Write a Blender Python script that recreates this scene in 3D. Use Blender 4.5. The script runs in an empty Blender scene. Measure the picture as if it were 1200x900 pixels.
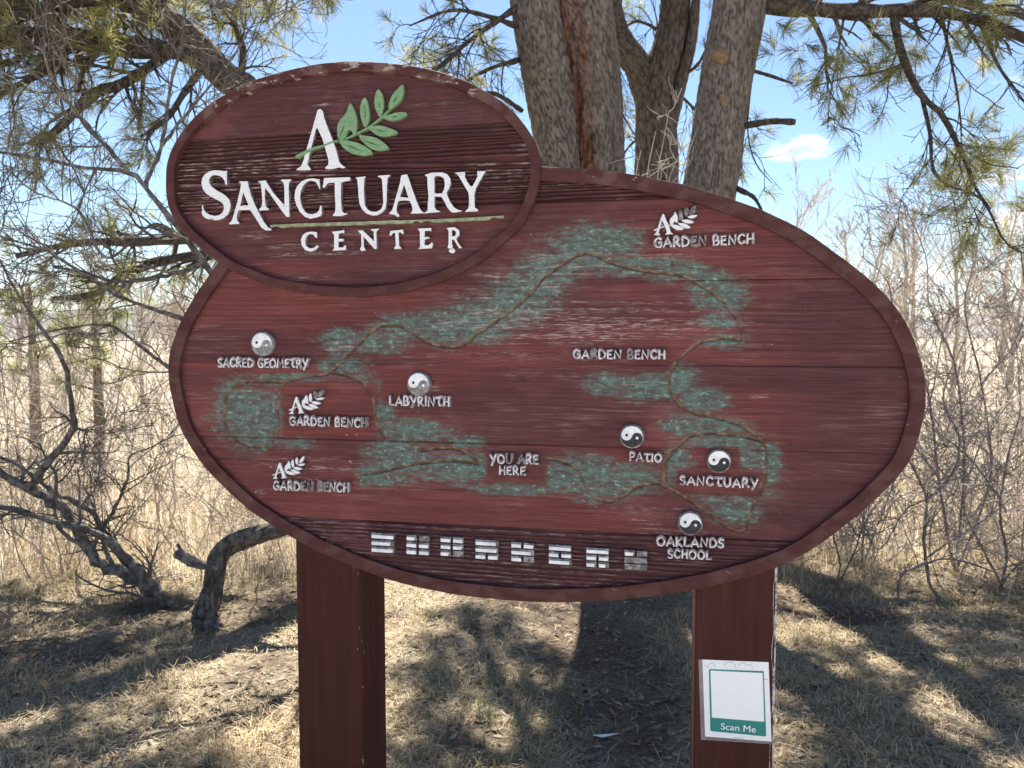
import bpy, math, random
import numpy as np
from mathutils.geometry import tessellate_polygon
from mathutils import Vector

# ------------------------------------------------------------------ camera, world, sun, exposure
SC = bpy.context.scene
C = SC.collection
F = 901.0                                   # focal length in photo pixels (1200 x 900)
PITCH = math.atan(54 / F)                   # looking slightly down, horizon at row 396
CAM = np.array([0.0, 0.0, 1.6])
cam_d = bpy.data.cameras.new('camera'); cam = bpy.data.objects.new('camera', cam_d); C.objects.link(cam)
cam_d.sensor_width = 36; cam_d.lens = 36 * F / 1200; cam_d.clip_end = 6000; cam_d.clip_start = 0.05
cam.location = CAM; cam.rotation_euler = (math.pi / 2 - PITCH, 0, 0)
cam_d.dof.use_dof = True; cam_d.dof.focus_distance = 1.85; cam_d.dof.aperture_fstop = 9
SC.camera = cam
SUN_AZ, SUN_EL = math.radians(-3.0), math.radians(56)      # behind the sign, a little to the right
world = bpy.data.worlds.new('World'); SC.world = world; world.use_nodes = True
wn = world.node_tree; wn.nodes.clear()
sky = wn.nodes.new('ShaderNodeTexSky'); sky.sky_type = 'NISHITA'; sky.sun_disc = False
sky.sun_elevation = SUN_EL; sky.sun_rotation = SUN_AZ; sky.air_density = 1.0; sky.dust_density = 0.15; sky.ozone_density = 3.0
bgn = wn.nodes.new('ShaderNodeBackground'); bgn.inputs[1].default_value = 0.05
outn = wn.nodes.new('ShaderNodeOutputWorld')
tc = wn.nodes.new('ShaderNodeTexCoord'); mp = wn.nodes.new('ShaderNodeMapping'); mp.inputs['Scale'].default_value = (5.5, 5.5, 15)
mp.inputs['Location'].default_value = (1.65, 0.2, -0.35)
cn = wn.nodes.new('ShaderNodeTexNoise'); cn.inputs['Scale'].default_value = 1.0; cn.inputs['Detail'].default_value = 7; cn.inputs['Roughness'].default_value = 0.58
sep = wn.nodes.new('ShaderNodeSeparateXYZ')
hr = wn.nodes.new('ShaderNodeMapRange'); hr.inputs[1].default_value = 0.0; hr.inputs[2].default_value = 0.36; hr.inputs[3].default_value = 0.10; hr.inputs[4].default_value = -0.1
add = wn.nodes.new('ShaderNodeMath'); add.operation = 'ADD'
cr = wn.nodes.new('ShaderNodeMapRange'); cr.interpolation_type = 'SMOOTHSTEP'; cr.inputs[1].default_value = 0.60; cr.inputs[2].default_value = 0.70
cm = wn.nodes.new('ShaderNodeMix'); cm.data_type = 'RGBA'; cm.inputs[7].default_value = (8.5, 8.7, 9.0, 1)
L = wn.links.new
L(tc.outputs['Generated'], mp.inputs[0]); L(mp.outputs[0], cn.inputs['Vector']); L(tc.outputs['Generated'], sep.inputs[0])
L(sep.outputs[2], hr.inputs[0]); L(cn.outputs[0], add.inputs[0]); L(hr.outputs[0], add.inputs[1]); L(add.outputs[0], cr.inputs[0])
L(cr.outputs[0], cm.inputs[0]); L(sky.outputs[0], cm.inputs[6]); L(cm.outputs[2], bgn.inputs[0]); L(bgn.outputs[0], outn.inputs[0])
sun_d = bpy.data.lights.new('sun', 'SUN'); sun_d.energy = 5.0; sun_d.angle = math.radians(0.53); sun_d.color = (1.0, 0.95, 0.86)
sun = bpy.data.objects.new('sun', sun_d); C.objects.link(sun); sun.location = (2, 12, 14)
SUNV = Vector((math.sin(SUN_AZ) * math.cos(SUN_EL), math.cos(SUN_AZ) * math.cos(SUN_EL), math.sin(SUN_EL)))
sun.rotation_euler = SUNV.to_track_quat('Z', 'Y').to_euler()
vs = SC.view_settings; vs.view_transform = 'Standard'; vs.look = 'None'; vs.exposure = 1.92; vs.gamma = 1.0; vs.use_curve_mapping = False
SC.render.engine = 'CYCLES'; SC.cycles.max_bounces = 6; SC.cycles.transparent_max_bounces = 8; SC.cycles.use_denoising = True

# ------------------------------------------------------------------ helpers
rng = np.random.default_rng(7)
def ray(px, py):
    a, b = (px - 600) / F, (450 - py) / F
    return np.array([a, math.cos(PITCH) + b * math.sin(PITCH), -math.sin(PITCH) + b * math.cos(PITCH)])
def P(px, py, depth):                       # photo pixel at a distance along the view
    d = ray(px, py); return CAM + d * (depth / d[1])
def G(px, py):                              # photo pixel on the ground
    d = ray(px, py); return CAM + d * (-CAM[2] / d[2])
def sstep(a, b, x):
    t = np.clip((x - a) / (b - a), 0, 1); return t * t * (3 - 2 * t)
def _h(ix, iy, s):
    h = (ix.astype(np.int64) * 374761393 + iy.astype(np.int64) * 668265263 + s * 974711 + 1013904223) & 0xffffffff
    h = ((h ^ (h >> 13)) * 1274126177) & 0xffffffff
    h = ((h ^ (h >> 16)) * 2246822519) & 0xffffffff
    return ((h ^ (h >> 15)) & 0xffffff) / float(0xffffff)
def n2(x, y, s=0):
    x, y = np.broadcast_arrays(np.asarray(x, float), np.asarray(y, float))
    ix, iy = np.floor(x), np.floor(y); fx, fy = x - ix, y - iy
    fx = fx * fx * (3 - 2 * fx); fy = fy * fy * (3 - 2 * fy)
    a, b, c, d = _h(ix, iy, s), _h(ix + 1, iy, s), _h(ix, iy + 1, s), _h(ix + 1, iy + 1, s)
    return (a * (1 - fx) + b * fx) * (1 - fy) + (c * (1 - fx) + d * fx) * fy
def fbm(x, y, s=0, o=4):
    t, a, w = 0, 1.0, 0
    for i in range(o):
        t = t + a * n2(np.asarray(x) * 2 ** i, np.asarray(y) * 2 ** i, s + i * 17); w += a; a *= 0.5
    return t / w
def worley(x, y, s=0):                      # F2 - F1 and cell value
    ix, iy = np.floor(x), np.floor(y)
    f1 = np.full(x.shape, 9.0); f2 = f1.copy(); cv = np.zeros(x.shape)
    for dx in (-1, 0, 1):
        for dy in (-1, 0, 1):
            cx, cy = ix + dx, iy + dy
            d = np.hypot(cx + _h(cx, cy, s) - x, cy + _h(cx, cy, s + 5) - y)
            m = d < f1
            f2 = np.where(m, f1, np.minimum(f2, d)); cv = np.where(m, _h(cx, cy, s + 9), cv); f1 = np.where(m, d, f1)
    return f2 - f1, cv

def mesh_np(name, V, faces, attrs=None, smooth=False):
    V = np.asarray(V, np.float32).reshape(-1, 3)
    if not isinstance(faces, list): faces = [faces]
    faces = [np.asarray(f, np.int32) for f in faces if len(f)]
    me = bpy.data.meshes.new(name)
    me.vertices.add(len(V)); me.vertices.foreach_set('co', V.ravel())
    loops = np.concatenate([f.ravel() for f in faces]); tot = np.concatenate([np.full(len(f), f.shape[1], np.int32) for f in faces])
    me.loops.add(len(loops)); me.loops.foreach_set('vertex_index', loops)
    st = np.zeros(len(tot), np.int32); st[1:] = np.cumsum(tot)[:-1]
    me.polygons.add(len(tot)); me.polygons.foreach_set('loop_start', st)
    me.polygons.foreach_set('use_smooth', np.full(len(tot), bool(smooth)))
    me.update(calc_edges=True)
    for k, v in (attrs or {}).items():
        a = me.attributes.new(k, 'FLOAT', 'POINT'); a.data.foreach_set('value', np.asarray(v, np.float32).ravel())
    return me
def obj(name, me, mat, parent=None):
    o = bpy.data.objects.new(name, me); C.objects.link(o)
    if mat is not None:
        me.materials.clear(); me.materials.append(mat)
    if parent is not None: o.parent = parent
    return o
def mk(name, V, faces, mat, parent=None, attrs=None, smooth=False, base=None):
    V = np.asarray(V, float).reshape(-1, 3)
    if base is not None: V = V - np.asarray(base)
    return obj(name, mesh_np(name, V, faces, attrs, smooth), mat, parent)
def tag(o, label, cat, group=None):
    o['label'] = label; o['category'] = cat
    if group: o['group'] = group
    return o
def thing(name, label, cat, loc=(0, 0, 0), rz=0, group=None):
    o = bpy.data.objects.new(name, None); C.objects.link(o); o.location = loc; o.rotation_euler = (0, 0, rz); o.empty_display_size = 0.1
    return tag(o, label, cat, group)

# ------------------------------------------------------------------ materials
class NB:
    def __init__(s, name):
        s.m = bpy.data.materials.new(name); s.m.use_nodes = True; s.t = s.m.node_tree; s.t.nodes.clear()
        s.out = s.t.nodes.new('ShaderNodeOutputMaterial'); s.b = s.t.nodes.new('ShaderNodeBsdfPrincipled'); s.L(s.b.outputs[0], s.out.inputs[0])
    def L(s, a, b): s.t.links.new(a, b)
    def put(s, sock, v):
        if hasattr(v, 'links'): s.L(v, sock)
        elif isinstance(v, (tuple, list)) and len(v) == 3 and sock.type == 'RGBA': sock.default_value = (*v, 1)
        else: sock.default_value = v
    def attr(s, n):
        a = s.t.nodes.new('ShaderNodeAttribute'); a.attribute_name = n; return a.outputs['Fac']
    def noise(s, scale=(1, 1, 1), detail=3, rough=0.55, sc=1.0, coord='Object', dist=0.0):
        t = s.t.nodes.new('ShaderNodeTexCoord'); m = s.t.nodes.new('ShaderNodeMapping'); m.inputs['Scale'].default_value = scale
        n = s.t.nodes.new('ShaderNodeTexNoise'); n.inputs['Scale'].default_value = sc; n.inputs['Detail'].default_value = detail
        n.inputs['Roughness'].default_value = rough; n.inputs['Distortion'].default_value = dist
        s.L(t.outputs[coord], m.inputs[0]); s.L(m.outputs[0], n.inputs['Vector']); return n.outputs[0]
    def ramp(s, f, a, b, lo=0.0, hi=1.0):
        n = s.t.nodes.new('ShaderNodeMapRange'); n.interpolation_type = 'SMOOTHSTEP'
        s.put(n.inputs[0], f); n.inputs[1].default_value = a; n.inputs[2].default_value = b; n.inputs[3].default_value = lo; n.inputs[4].default_value = hi; return n.outputs[0]
    def math(s, op, a, b=0.0):
        n = s.t.nodes.new('ShaderNodeMath'); n.operation = op; s.put(n.inputs[0], a); s.put(n.inputs[1], b); return n.outputs[0]
    def mix(s, f, a, b, mode='MIX'):
        n = s.t.nodes.new('ShaderNodeMix'); n.data_type = 'RGBA'; n.blend_type = mode; s.put(n.inputs[0], f); s.put(n.inputs[6], a); s.put(n.inputs[7], b); return n.outputs[2]
    def bump(s, h, strength=0.4, dist=0.002):
        n = s.t.nodes.new('ShaderNodeBump'); n.inputs['Strength'].default_value = strength; n.inputs['Distance'].default_value = dist
        s.put(n.inputs['Height'], h); s.L(n.outputs[0], s.b.inputs['Normal'])
    def fin(s, col, rough=0.7, spec=0.35, transl=0.0, tcol=None):
        s.put(s.b.inputs['Base Color'], col); s.put(s.b.inputs['Roughness'], rough); s.b.inputs['Specular IOR Level'].default_value = spec
        if transl:
            t = s.t.nodes.new('ShaderNodeBsdfTranslucent'); s.put(t.inputs[0], tcol if tcol is not None else col)
            x = s.t.nodes.new('ShaderNodeMixShader'); x.inputs[0].default_value = transl
            s.L(s.b.outputs[0], x.inputs[1]); s.L(t.outputs[0], x.inputs[2]); s.L(x.outputs[0], s.out.inputs[0])
        return s.m

def m_plank():
    b = NB('carved_red_wood')
    streak = b.noise((2.5, 1, 95), 4, 0.6); fine = b.noise((14, 14, 420), 3, 0.6); blot = b.noise((5, 1, 9), 4, 0.6)
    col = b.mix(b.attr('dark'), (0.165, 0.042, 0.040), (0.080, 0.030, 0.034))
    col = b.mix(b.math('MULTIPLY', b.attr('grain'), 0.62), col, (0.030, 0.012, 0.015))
    col = b.mix(b.ramp(streak, 0.36, 0.66), b.mix(0.55, col, (0.060, 0.020, 0.021)), col)
    col = b.mix(b.ramp(fine, 0.5, 0.75, 0, 0.3), col, (0.26, 0.11, 0.105))
    col = b.mix(b.ramp(blot, 0.52, 0.72, 0, 0.35), col, (0.25, 0.085, 0.078))
    col = b.mix(b.ramp(b.noise((3.2, 1, 130), 4, 0.65), 0.56, 0.68, 0, 0.55), col, (0.035, 0.013, 0.016))
    pk = b.math('MULTIPLY', b.ramp(b.noise((7, 1, 170), 4, 0.7), 0.50, 0.66), b.ramp(b.noise((2.4, 1, 6), 4, 0.65), 0.44, 0.66, 0, 0.50))
    col = b.mix(pk, col, (0.30, 0.165, 0.165))
    gn = b.noise((30, 1, 75), 5, 0.7); g2 = b.noise((62, 1, 120), 4, 0.75); gs = b.noise((9, 1, 85), 4, 0.7)
    gf = b.math('ADD', b.attr('green'), b.math('ADD', b.math('MULTIPLY', b.math('SUBTRACT', gn, 0.5), 1.3), b.math('MULTIPLY', b.math('SUBTRACT', gs, 0.5), 1.3)))
    gcol = b.mix(b.ramp(gn, 0.40, 0.62), (0.075, 0.090, 0.082), (0.105, 0.175, 0.148))
    gcol = b.mix(b.ramp(g2, 0.52, 0.70, 0, 0.95), gcol, (0.33, 0.49, 0.42))
    gcol = b.mix(b.ramp(b.noise((2.2, 1, 3), 2), 0.58, 0.7, 0, 0.35), gcol, (0.05, 0.14, 0.17))
    col = b.mix(b.ramp(gf, 0.26, 1.05, 0, 0.92), col, gcol)
    wn_ = b.noise((26, 1, 240), 4, 0.7)
    wf = b.math('MULTIPLY', b.attr('wear'), b.ramp(wn_, 0.47, 0.62))
    col = b.mix(wf, col, (0.40, 0.31, 0.30))
    sp = b.noise((70, 1, 90), 2, 0.5); spm = b.noise((5, 1, 7), 3, 0.6)
    col = b.mix(b.math('MULTIPLY', b.ramp(sp, 0.70, 0.75), b.ramp(spm, 0.5, 0.62, 0, 0.75)), col, (0.5, 0.43, 0.42))
    col = b.mix(b.attr('groove'), col, b.mix(b.ramp(b.noise((40, 1, 40), 3), 0.4, 0.65), (0.105, 0.058, 0.036), (0.26, 0.175, 0.12)))
    b.bump(b.math('ADD', b.math('MULTIPLY', streak, 1.0), b.math('MULTIPLY', fine, 0.7)), 0.55, 0.0035)
    return b.fin(col, b.ramp(streak, 0.3, 0.7, 0.8, 0.6), 0.22)
def m_rim():
    b = NB('maroon_rim_paint')
    n = b.noise((8, 1, 30), 4, 0.6); sp = b.noise((20, 10, 48), 5, 0.7)
    col = b.mix(b.ramp(n, 0.3, 0.7), (0.066, 0.025, 0.024), (0.084, 0.033, 0.031))
    ch = b.math('ADD', b.math('MULTIPLY', b.attr('chip'), 0.24), sp)
    col = b.mix(b.ramp(ch, 0.71, 0.76, 0, 0.8), col, (0.42, 0.34, 0.32))
    col = b.mix(b.math('MULTIPLY', b.attr('chip'), b.ramp(b.noise((18, 6, 26), 4), 0.45, 0.6, 0, 0.6)), col, (0.24, 0.165, 0.15))
    b.bump(b.math('ADD', b.noise((10, 10, 160), 4), b.math('MULTIPLY', b.ramp(ch, 0.71, 0.76), -0.7)), 0.35, 0.002)
    return b.fin(col, 0.75, 0.12)
def m_post():
    b = NB('brown_post_paint')
    g = b.noise((55, 55, 2.2), 4, 0.6); g2 = b.noise((160, 160, 6), 3, 0.6)
    col = b.mix(b.ramp(g, 0.3, 0.7), (0.040, 0.011, 0.0095), (0.056, 0.016, 0.013))
    col = b.mix(b.ramp(b.noise((190, 190, 3.0), 3, 0.6), 0.60, 0.70, 0, 0.55), col, (0.018, 0.006, 0.006))
    col = b.mix(b.ramp(b.noise((9, 9, 1.2), 4, 0.6), 0.5, 0.75, 0, 0.5), col, (0.085, 0.030, 0.026))
    sp = b.math('MULTIPLY', b.ramp(b.noise((120, 120, 40), 3), 0.66, 0.72), b.attr('chip'))
    col = b.mix(sp, col, (0.45, 0.40, 0.38))
    b.bump(b.math('ADD', g, b.math('MULTIPLY', g2, 0.6)), 0.5, 0.003)
    return b.fin(col, 0.65, 0.15)
def m_flat(name, c, c2=None, rough=0.6, sc=60, spec=0.35, bump=0.0, lo=0.4, hi=0.65, aniso=(1, 1, 1)):
    b = NB(name)
    n = b.noise(aniso, 4, 0.6, sc)
    if bump: b.bump(n, bump, 0.002)
    return b.fin(b.mix(b.ramp(n, lo, hi), c, c2) if c2 else c, rough, spec)
def m_bark(name, c0, c1, red=None, sc=(30, 30, 5)):
    b = NB(name)
    n = b.noise(sc, 5, 0.65); f = b.noise((110, 110, 26), 4, 0.7)
    col = b.mix(b.ramp(n, 0.32, 0.68), c0, c1)
    col = b.mix(b.ramp(f, 0.35, 0.75), b.mix(0.4, col, (0.03, 0.024, 0.02)), col)
    if red is not None: col = b.mix(b.attr('red'), col, b.mix(b.ramp(n, 0.35, 0.6), (0.055, 0.022, 0.014), red))
    col = b.mix(b.math('MULTIPLY', b.attr('crack'), 0.7), col, (0.022, 0.016, 0.013))
    b.bump(b.math('ADD', n, f), 0.7, 0.012)
    return b.fin(col, 0.9, 0.15)
def m_hue(name, c0, c1, c2=None, transl=0.0, rough=0.75, spec=0.25):
    b = NB(name); h = b.attr('hue')
    col = b.mix(b.ramp(h, 0.0, 0.8), c0, c1)
    if c2 is not None: col = b.mix(b.ramp(h, 0.86, 0.9), col, c2)
    return b.fin(col, rough, spec, transl)
def m_ground():
    b = NB('dry_ground')
    n = b.noise((1, 1, 1), 6, 0.65, 1.3); f = b.noise((1, 1, 1), 5, 0.75, 55); h = b.noise((1, 1, 1), 4, 0.7, 12)
    soil = b.mix(b.ramp(f, 0.3, 0.7), (0.075, 0.053, 0.039), (0.20, 0.150, 0.105))
    straw = b.mix(b.ramp(f, 0.35, 0.68), (0.20, 0.160, 0.110), (0.48, 0.405, 0.30))
    straw = b.mix(b.ramp(n, 0.42, 0.62, 0, 0.5), straw, (0.20, 0.175, 0.10))
    col = b.mix(b.math('MULTIPLY', b.attr('dirt'), b.ramp(h, 0.25, 0.5, 0.5, 1)), straw, soil)
    col = b.mix(b.attr('far'), col, b.mix(b.ramp(b.noise((0.1, 0.4, 1), 5), 0.4, 0.62), (0.27, 0.225, 0.165), (0.41, 0.35, 0.27)))
    b.bump(b.math('ADD', f, h), 0.9, 0.03)
    return b.fin(col, 0.95, 0.1)

M = dict(
    plank=m_plank(), rim=m_rim(), post=m_post(), ground=m_ground(),
    white=m_flat('worn_white_paint', (0.54, 0.53, 0.55), (0.72, 0.72, 0.75), 0.5, 45, lo=0.3, hi=0.5, bump=0.25, aniso=(1, 1, 6)),
    tarn=m_flat('tarnished_white_face', (0.22, 0.20, 0.21), (0.66, 0.65, 0.68), 0.55, 75, lo=0.36, hi=0.52),
    edge=m_flat('weathered_letter_edge', (0.08, 0.055, 0.06), (0.34, 0.27, 0.28), 0.7, 70, bump=0.4, lo=0.38, hi=0.62),
    silver=m_flat('pale_bar_face', (0.66, 0.67, 0.69), (0.84, 0.84, 0.85), 0.6, 40, spec=0.25),
    plate=m_flat('grey_weathered_plate', (0.10, 0.085, 0.09), (0.30, 0.275, 0.285), 0.6, 80, bump=0.3),
    greyface=m_flat('faded_grey_face', (0.15, 0.14, 0.145), (0.30, 0.285, 0.295), 0.6, 90),
    navy=m_flat('dark_disc_face', (0.012, 0.013, 0.022), (0.03, 0.03, 0.045), 0.5, 60, spec=0.3),
    leaf=m_flat('sage_leaf_paint', (0.145, 0.255, 0.125), (0.215, 0.36, 0.19), 0.55, 60, bump=0.25, aniso=(1, 1, 4)),
    vein=m_flat('dark_vein', (0.02, 0.045, 0.02), (0.035, 0.06, 0.03), 0.8),
    line=m_flat('olive_line_paint', (0.20, 0.22, 0.13), (0.33, 0.36, 0.24), 0.6, 90),
    bark_grey=m_bark('grey_pine_bark', (0.25, 0.205, 0.172), (0.37, 0.315, 0.27), (0.25, 0.112, 0.07)),
    bark_dark=m_bark('dark_pine_bark', (0.13, 0.105, 0.09), (0.25, 0.21, 0.18), (0.2, 0.1, 0.06)),
    limb=m_flat('pine_limb_bark', (0.050, 0.040, 0.034), (0.12, 0.095, 0.078), 0.9, 35, bump=0.6, spec=0.15),
    scar=m_flat('cut_knot_wood', (0.19, 0.125, 0.07), (0.31, 0.21, 0.12), 0.8, 40),
    shrub=m_flat('grey_shrub_bark', (0.085, 0.075, 0.068), (0.24, 0.215, 0.19), 0.85, 28, bump=0.7, spec=0.2),
    twig=m_flat('grey_brown_twig', (0.10, 0.085, 0.075), (0.22, 0.185, 0.16), 0.8, 6, spec=0.25),
    paletwig=m_flat('pale_tan_twig', (0.36, 0.30, 0.245), (0.60, 0.525, 0.44), 0.85, 2, spec=0.15),
    redtwig=m_flat('red_brown_twig', (0.15, 0.12, 0.11), (0.32, 0.265, 0.24), 0.8, 6, spec=0.25),
    needle=m_hue('pine_needles', (0.145, 0.155, 0.055), (0.37, 0.345, 0.145), (0.44, 0.35, 0.18), 0.55, 0.5),
    ygreen=m_hue('young_pine_needles', (0.16, 0.20, 0.06), (0.32, 0.34, 0.13), (0.36, 0.30, 0.15), 0.5, 0.5),
    grass=m_hue('dry_grass_blades', (0.38, 0.28, 0.165), (0.72, 0.60, 0.405), (0.19, 0.23, 0.08), 0.45),
    tall=m_hue('tall_straw_grass', (0.55, 0.46, 0.33), (0.80, 0.72, 0.57), (0.66, 0.46, 0.26), 0.5),
    greenblade=m_hue('fresh_green_blades', (0.10, 0.16, 0.035), (0.20, 0.27, 0.07), None, 0.45),
    litter=m_hue('leaf_litter', (0.06, 0.042, 0.03), (0.25, 0.18, 0.11), (0.35, 0.28, 0.2), 0.1),
    paper=m_flat('notice_paper', (0.80, 0.80, 0.83), (0.84, 0.84, 0.86), 0.35, 8),
    laminate=m_flat('clear_laminate_margin', (0.16, 0.14, 0.145), (0.22, 0.20, 0.205), 0.2, 30, spec=0.6),
    teal=m_flat('teal_print', (0.010, 0.20, 0.185), (0.014, 0.235, 0.215), 0.35, 10),
    ink=m_flat('grey_ink_line', (0.19, 0.22, 0.26), (0.25, 0.28, 0.32), 0.5),
    whiteprint=m_flat('white_print', (0.83, 0.84, 0.86), (0.86, 0.86, 0.88), 0.35),
    hill=m_flat('far_hill_scrub', (0.10, 0.10, 0.10), (0.15, 0.14, 0.13), 0.95, 0.01),
    crap=m_flat('white_scrap_paper', (0.7, 0.7, 0.7), (0.75, 0.75, 0.75), 0.7),
)

# ------------------------------------------------------------------ ground
DIRT = [(690, 700, 150, 30), (715, 790, 95, 120), (250, 725, 90, 22), (330, 700, 60, 25), (530, 735, 60, 14), (300, 800, 60, 60), (920, 705, 60, 14), (90, 760, 110, 26), (190, 715, 60, 18), (430, 720, 60, 20), (1000, 720, 90, 16), (560, 860, 50, 30)]
DG = []
for (x, y, rx, ry) in DIRT:
    c = G(x, y); a = G(x + rx, y); q = G(x, y - ry * 0.7); DG.append((c[0], c[1], abs(a[0] - c[0]), abs(q[1] - c[1])))
def dirt(x, y):
    m = np.zeros(np.broadcast(x, y).shape)
    for (cx, cy, rx, ry) in DG:
        d = np.hypot((x - cx) / rx, (y - cy) / ry); m = np.maximum(m, sstep(1.25, 0.5, d))
    return np.clip(m * 0.9 + (fbm(x * 1.7, y * 1.7, 3) - 0.5) * 1.3 * (0.4 + m), 0, 1)
def gz(x, y):
    near = np.exp(-((x) ** 2 + (y - 4) ** 2) / 120.0)
    z = near * (0.09 * (fbm(x * 1.3, y * 1.3, 11, 3) - 0.5) + 0.05 * (fbm(x * 6, y * 6, 12, 3) - 0.5))
    far = np.clip((y - 60) / 400, 0, 1) ** 2
    return z - 0.01 + far * 3.0 * (fbm(x / 160, y / 160, 4, 2) - 0.4)
def build_ground():
    n = 270
    t = np.linspace(-1, 1, n); k = 10.2
    ax = 0.11 * np.sinh(k * t); ax *= 2600 / ax.max()
    X, Y = np.meshgrid(ax, ax + 4.0)
    Z = gz(X, Y)
    V = np.stack([X, Y, Z], -1).reshape(-1, 3)
    i = np.arange(n * n).reshape(n, n)
    Fq = np.stack([i[:-1, :-1], i[:-1, 1:], i[1:, 1:], i[1:, :-1]], -1).reshape(-1, 4)
    far = sstep(7, 16, np.hypot(X, Y - 4))
    o = mk('ground', V, Fq, M['ground'], None, {'dirt': dirt(X, Y), 'far': far}, True); o['kind'] = 'structure'
build_ground()
def build_hills():
    n = 220; az = np.linspace(-1.9, 1.9, n); rows = []
    h = 26 + 60 * fbm(az * 5 + 3, az * 0, 21, 4)
    for k, (r, f) in enumerate(((1500, -0.05), (1750, 0.55), (2000, 1.0), (2350, 0.7), (2500, -0.05))):
        rows.append(np.stack([r * np.sin(az), r * np.cos(az), h * f * (0.9 + 0.2 * n2(az * 30, az * 0 + k, 5))], -1))
    V = np.stack(rows).reshape(-1, 3); i = np.arange(5 * n).reshape(5, n)
    Fq = np.stack([i[:-1, :-1], i[:-1, 1:], i[1:, 1:], i[1:, :-1]], -1).reshape(-1, 4)
    o = mk('hills', V, Fq, M['hill'], None, None, True); o['kind'] = 'structure'
build_hills()

def build_bounce_path():                             # unseen gravel strip, added to bounce sunlight onto the sign's face
    xs = np.linspace(-40, 40, 161); e0 = -4.2 + 0.6 * np.sin(xs * 0.15) + 0.1 * (fbm(xs * 2, xs * 0, 71, 3) - .5); e1 = 0.7 + 0.6 * np.sin(xs * 0.15 + 0.3) + 0.25 * (fbm(xs * 2, xs * 0, 72, 3) - .5)
    rows = [np.stack([xs, e0 + (e1 - e0) * t, 0.05 + 0.02 * math.sin(math.pi * t) + 0 * xs], -1) for t in np.linspace(0, 1, 9)]; rows[0][:, 2] = rows[-1][:, 2] = -0.06
    n = len(xs); i = np.arange(9 * n).reshape(9, n); Q = np.stack([i[:-1, :-1], i[:-1, 1:], i[1:, 1:], i[1:, :-1]], -1).reshape(-1, 4)
    o = mk('bounce_path', np.stack(rows).reshape(-1, 3), Q, m_flat('bounce_gravel', (0.42, 0.39, 0.35), (0.60, 0.57, 0.53), 0.9, 45, spec=0.15, bump=0.5), None, None, True); o['kind'] = 'structure'
build_bounce_path()

# ------------------------------------------------------------------ the carved sign
YAW = math.radians(11.1)
U = np.array([math.cos(YAW), -math.sin(YAW), 0]); NB_ = np.array([math.sin(YAW), math.cos(YAW), 0])   # along the board, away from the viewer
O0 = P(640, 400, 1.85); O0 = np.array([O0[0], O0[1], 0.0])      # foot of the board's face on the ground
def S(px, py, d=0.0):                        # photo pixel -> (u, z) on the board plane, d metres behind the face
    r = ray(px, py); t = np.dot(O0 + NB_ * d - CAM, NB_) / np.dot(r, NB_); w = CAM + r * t - O0
    return np.array([np.dot(w, U), w[2]])
def SS(pts, d=0.0): return np.array([S(x, y, d) for x, y in pts])
sign = thing('map_sign', 'carved red wooden sign of two overlapping ovals with a trail map, on two brown posts', 'sign', O0, -YAW)

def catmull(Pt, n, closed=False):
    Pt = np.asarray(Pt, float); m = len(Pt)
    ext = np.vstack([Pt[-1:], Pt, Pt[:2]]) if closed else np.vstack([2 * Pt[:1] - Pt[1:2], Pt, 2 * Pt[-1:] - Pt[-2:-1]])
    segs = m if closed else m - 1; out = []
    for i in range(segs):
        a, b, c, d = ext[i:i + 4]; t = np.linspace(0, 1, 13)[:-1, None]
        out.append(0.5 * (2 * b + (c - a) * t + (2 * a - 5 * b + 4 * c - d) * t ** 2 + (3 * b - a - 3 * c + d) * t ** 3))
    Q = np.vstack(out + [Pt[:1] if closed else Pt[-1:]])
    s = np.r_[0, np.cumsum(np.linalg.norm(np.diff(Q, axis=0), axis=1))]
    tt = np.linspace(0, s[-1], n + (1 if closed else 0))
    R = np.stack([np.interp(tt, s, Q[:, k]) for k in range(Q.shape[1])], -1)
    return R[:-1] if closed else R
BIG = [(632, 195), (678, 197), (720, 201), (760, 208), (802, 216), (842, 228), (877, 240), (900, 249), (940, 269), (980, 297), (1020, 328), (1049, 359), (1068, 391), (1080, 425),
       (1085, 461), (1081, 497), (1063, 545), (1023, 589), (985, 620), (947, 647), (908, 666), (855, 682), (793, 695), (717, 704), (640, 706), (577, 702), (522, 695), (454, 679),
       (385, 652), (340, 629), (308, 609), (287, 594), (257, 566), (233, 539), (212, 504), (201, 467), (197, 440), (199, 412), (210, 380), (226, 350), (242, 326), (256, 306)]
BIGCLOSE = [(310, 262), (380, 228), (460, 207), (550, 196)]
SMALL = [(196, 204), (198, 188), (204, 172), (220, 148), (240, 128), (260, 114), (290, 98), (320, 88), (360, 78), (400, 73), (430, 73), (460, 75), (500, 81), (540, 93), (570, 108), (596, 126), (616, 148),
         (628, 168), (633, 188), (633, 208), (629, 228), (620, 250), (607, 270), (584, 291), (560, 309), (520, 329), (470, 343), (420, 348), (380, 346), (350, 342), (320, 336), (298, 328), (270, 316),
         (250, 302), (228, 284), (211, 266), (200, 246), (196, 226)]
big = catmull(SS(BIG + BIGCLOSE), 420, True); small = catmull(SS(SMALL), 300, True); bigopen = catmull(SS(BIG), 380)

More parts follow.
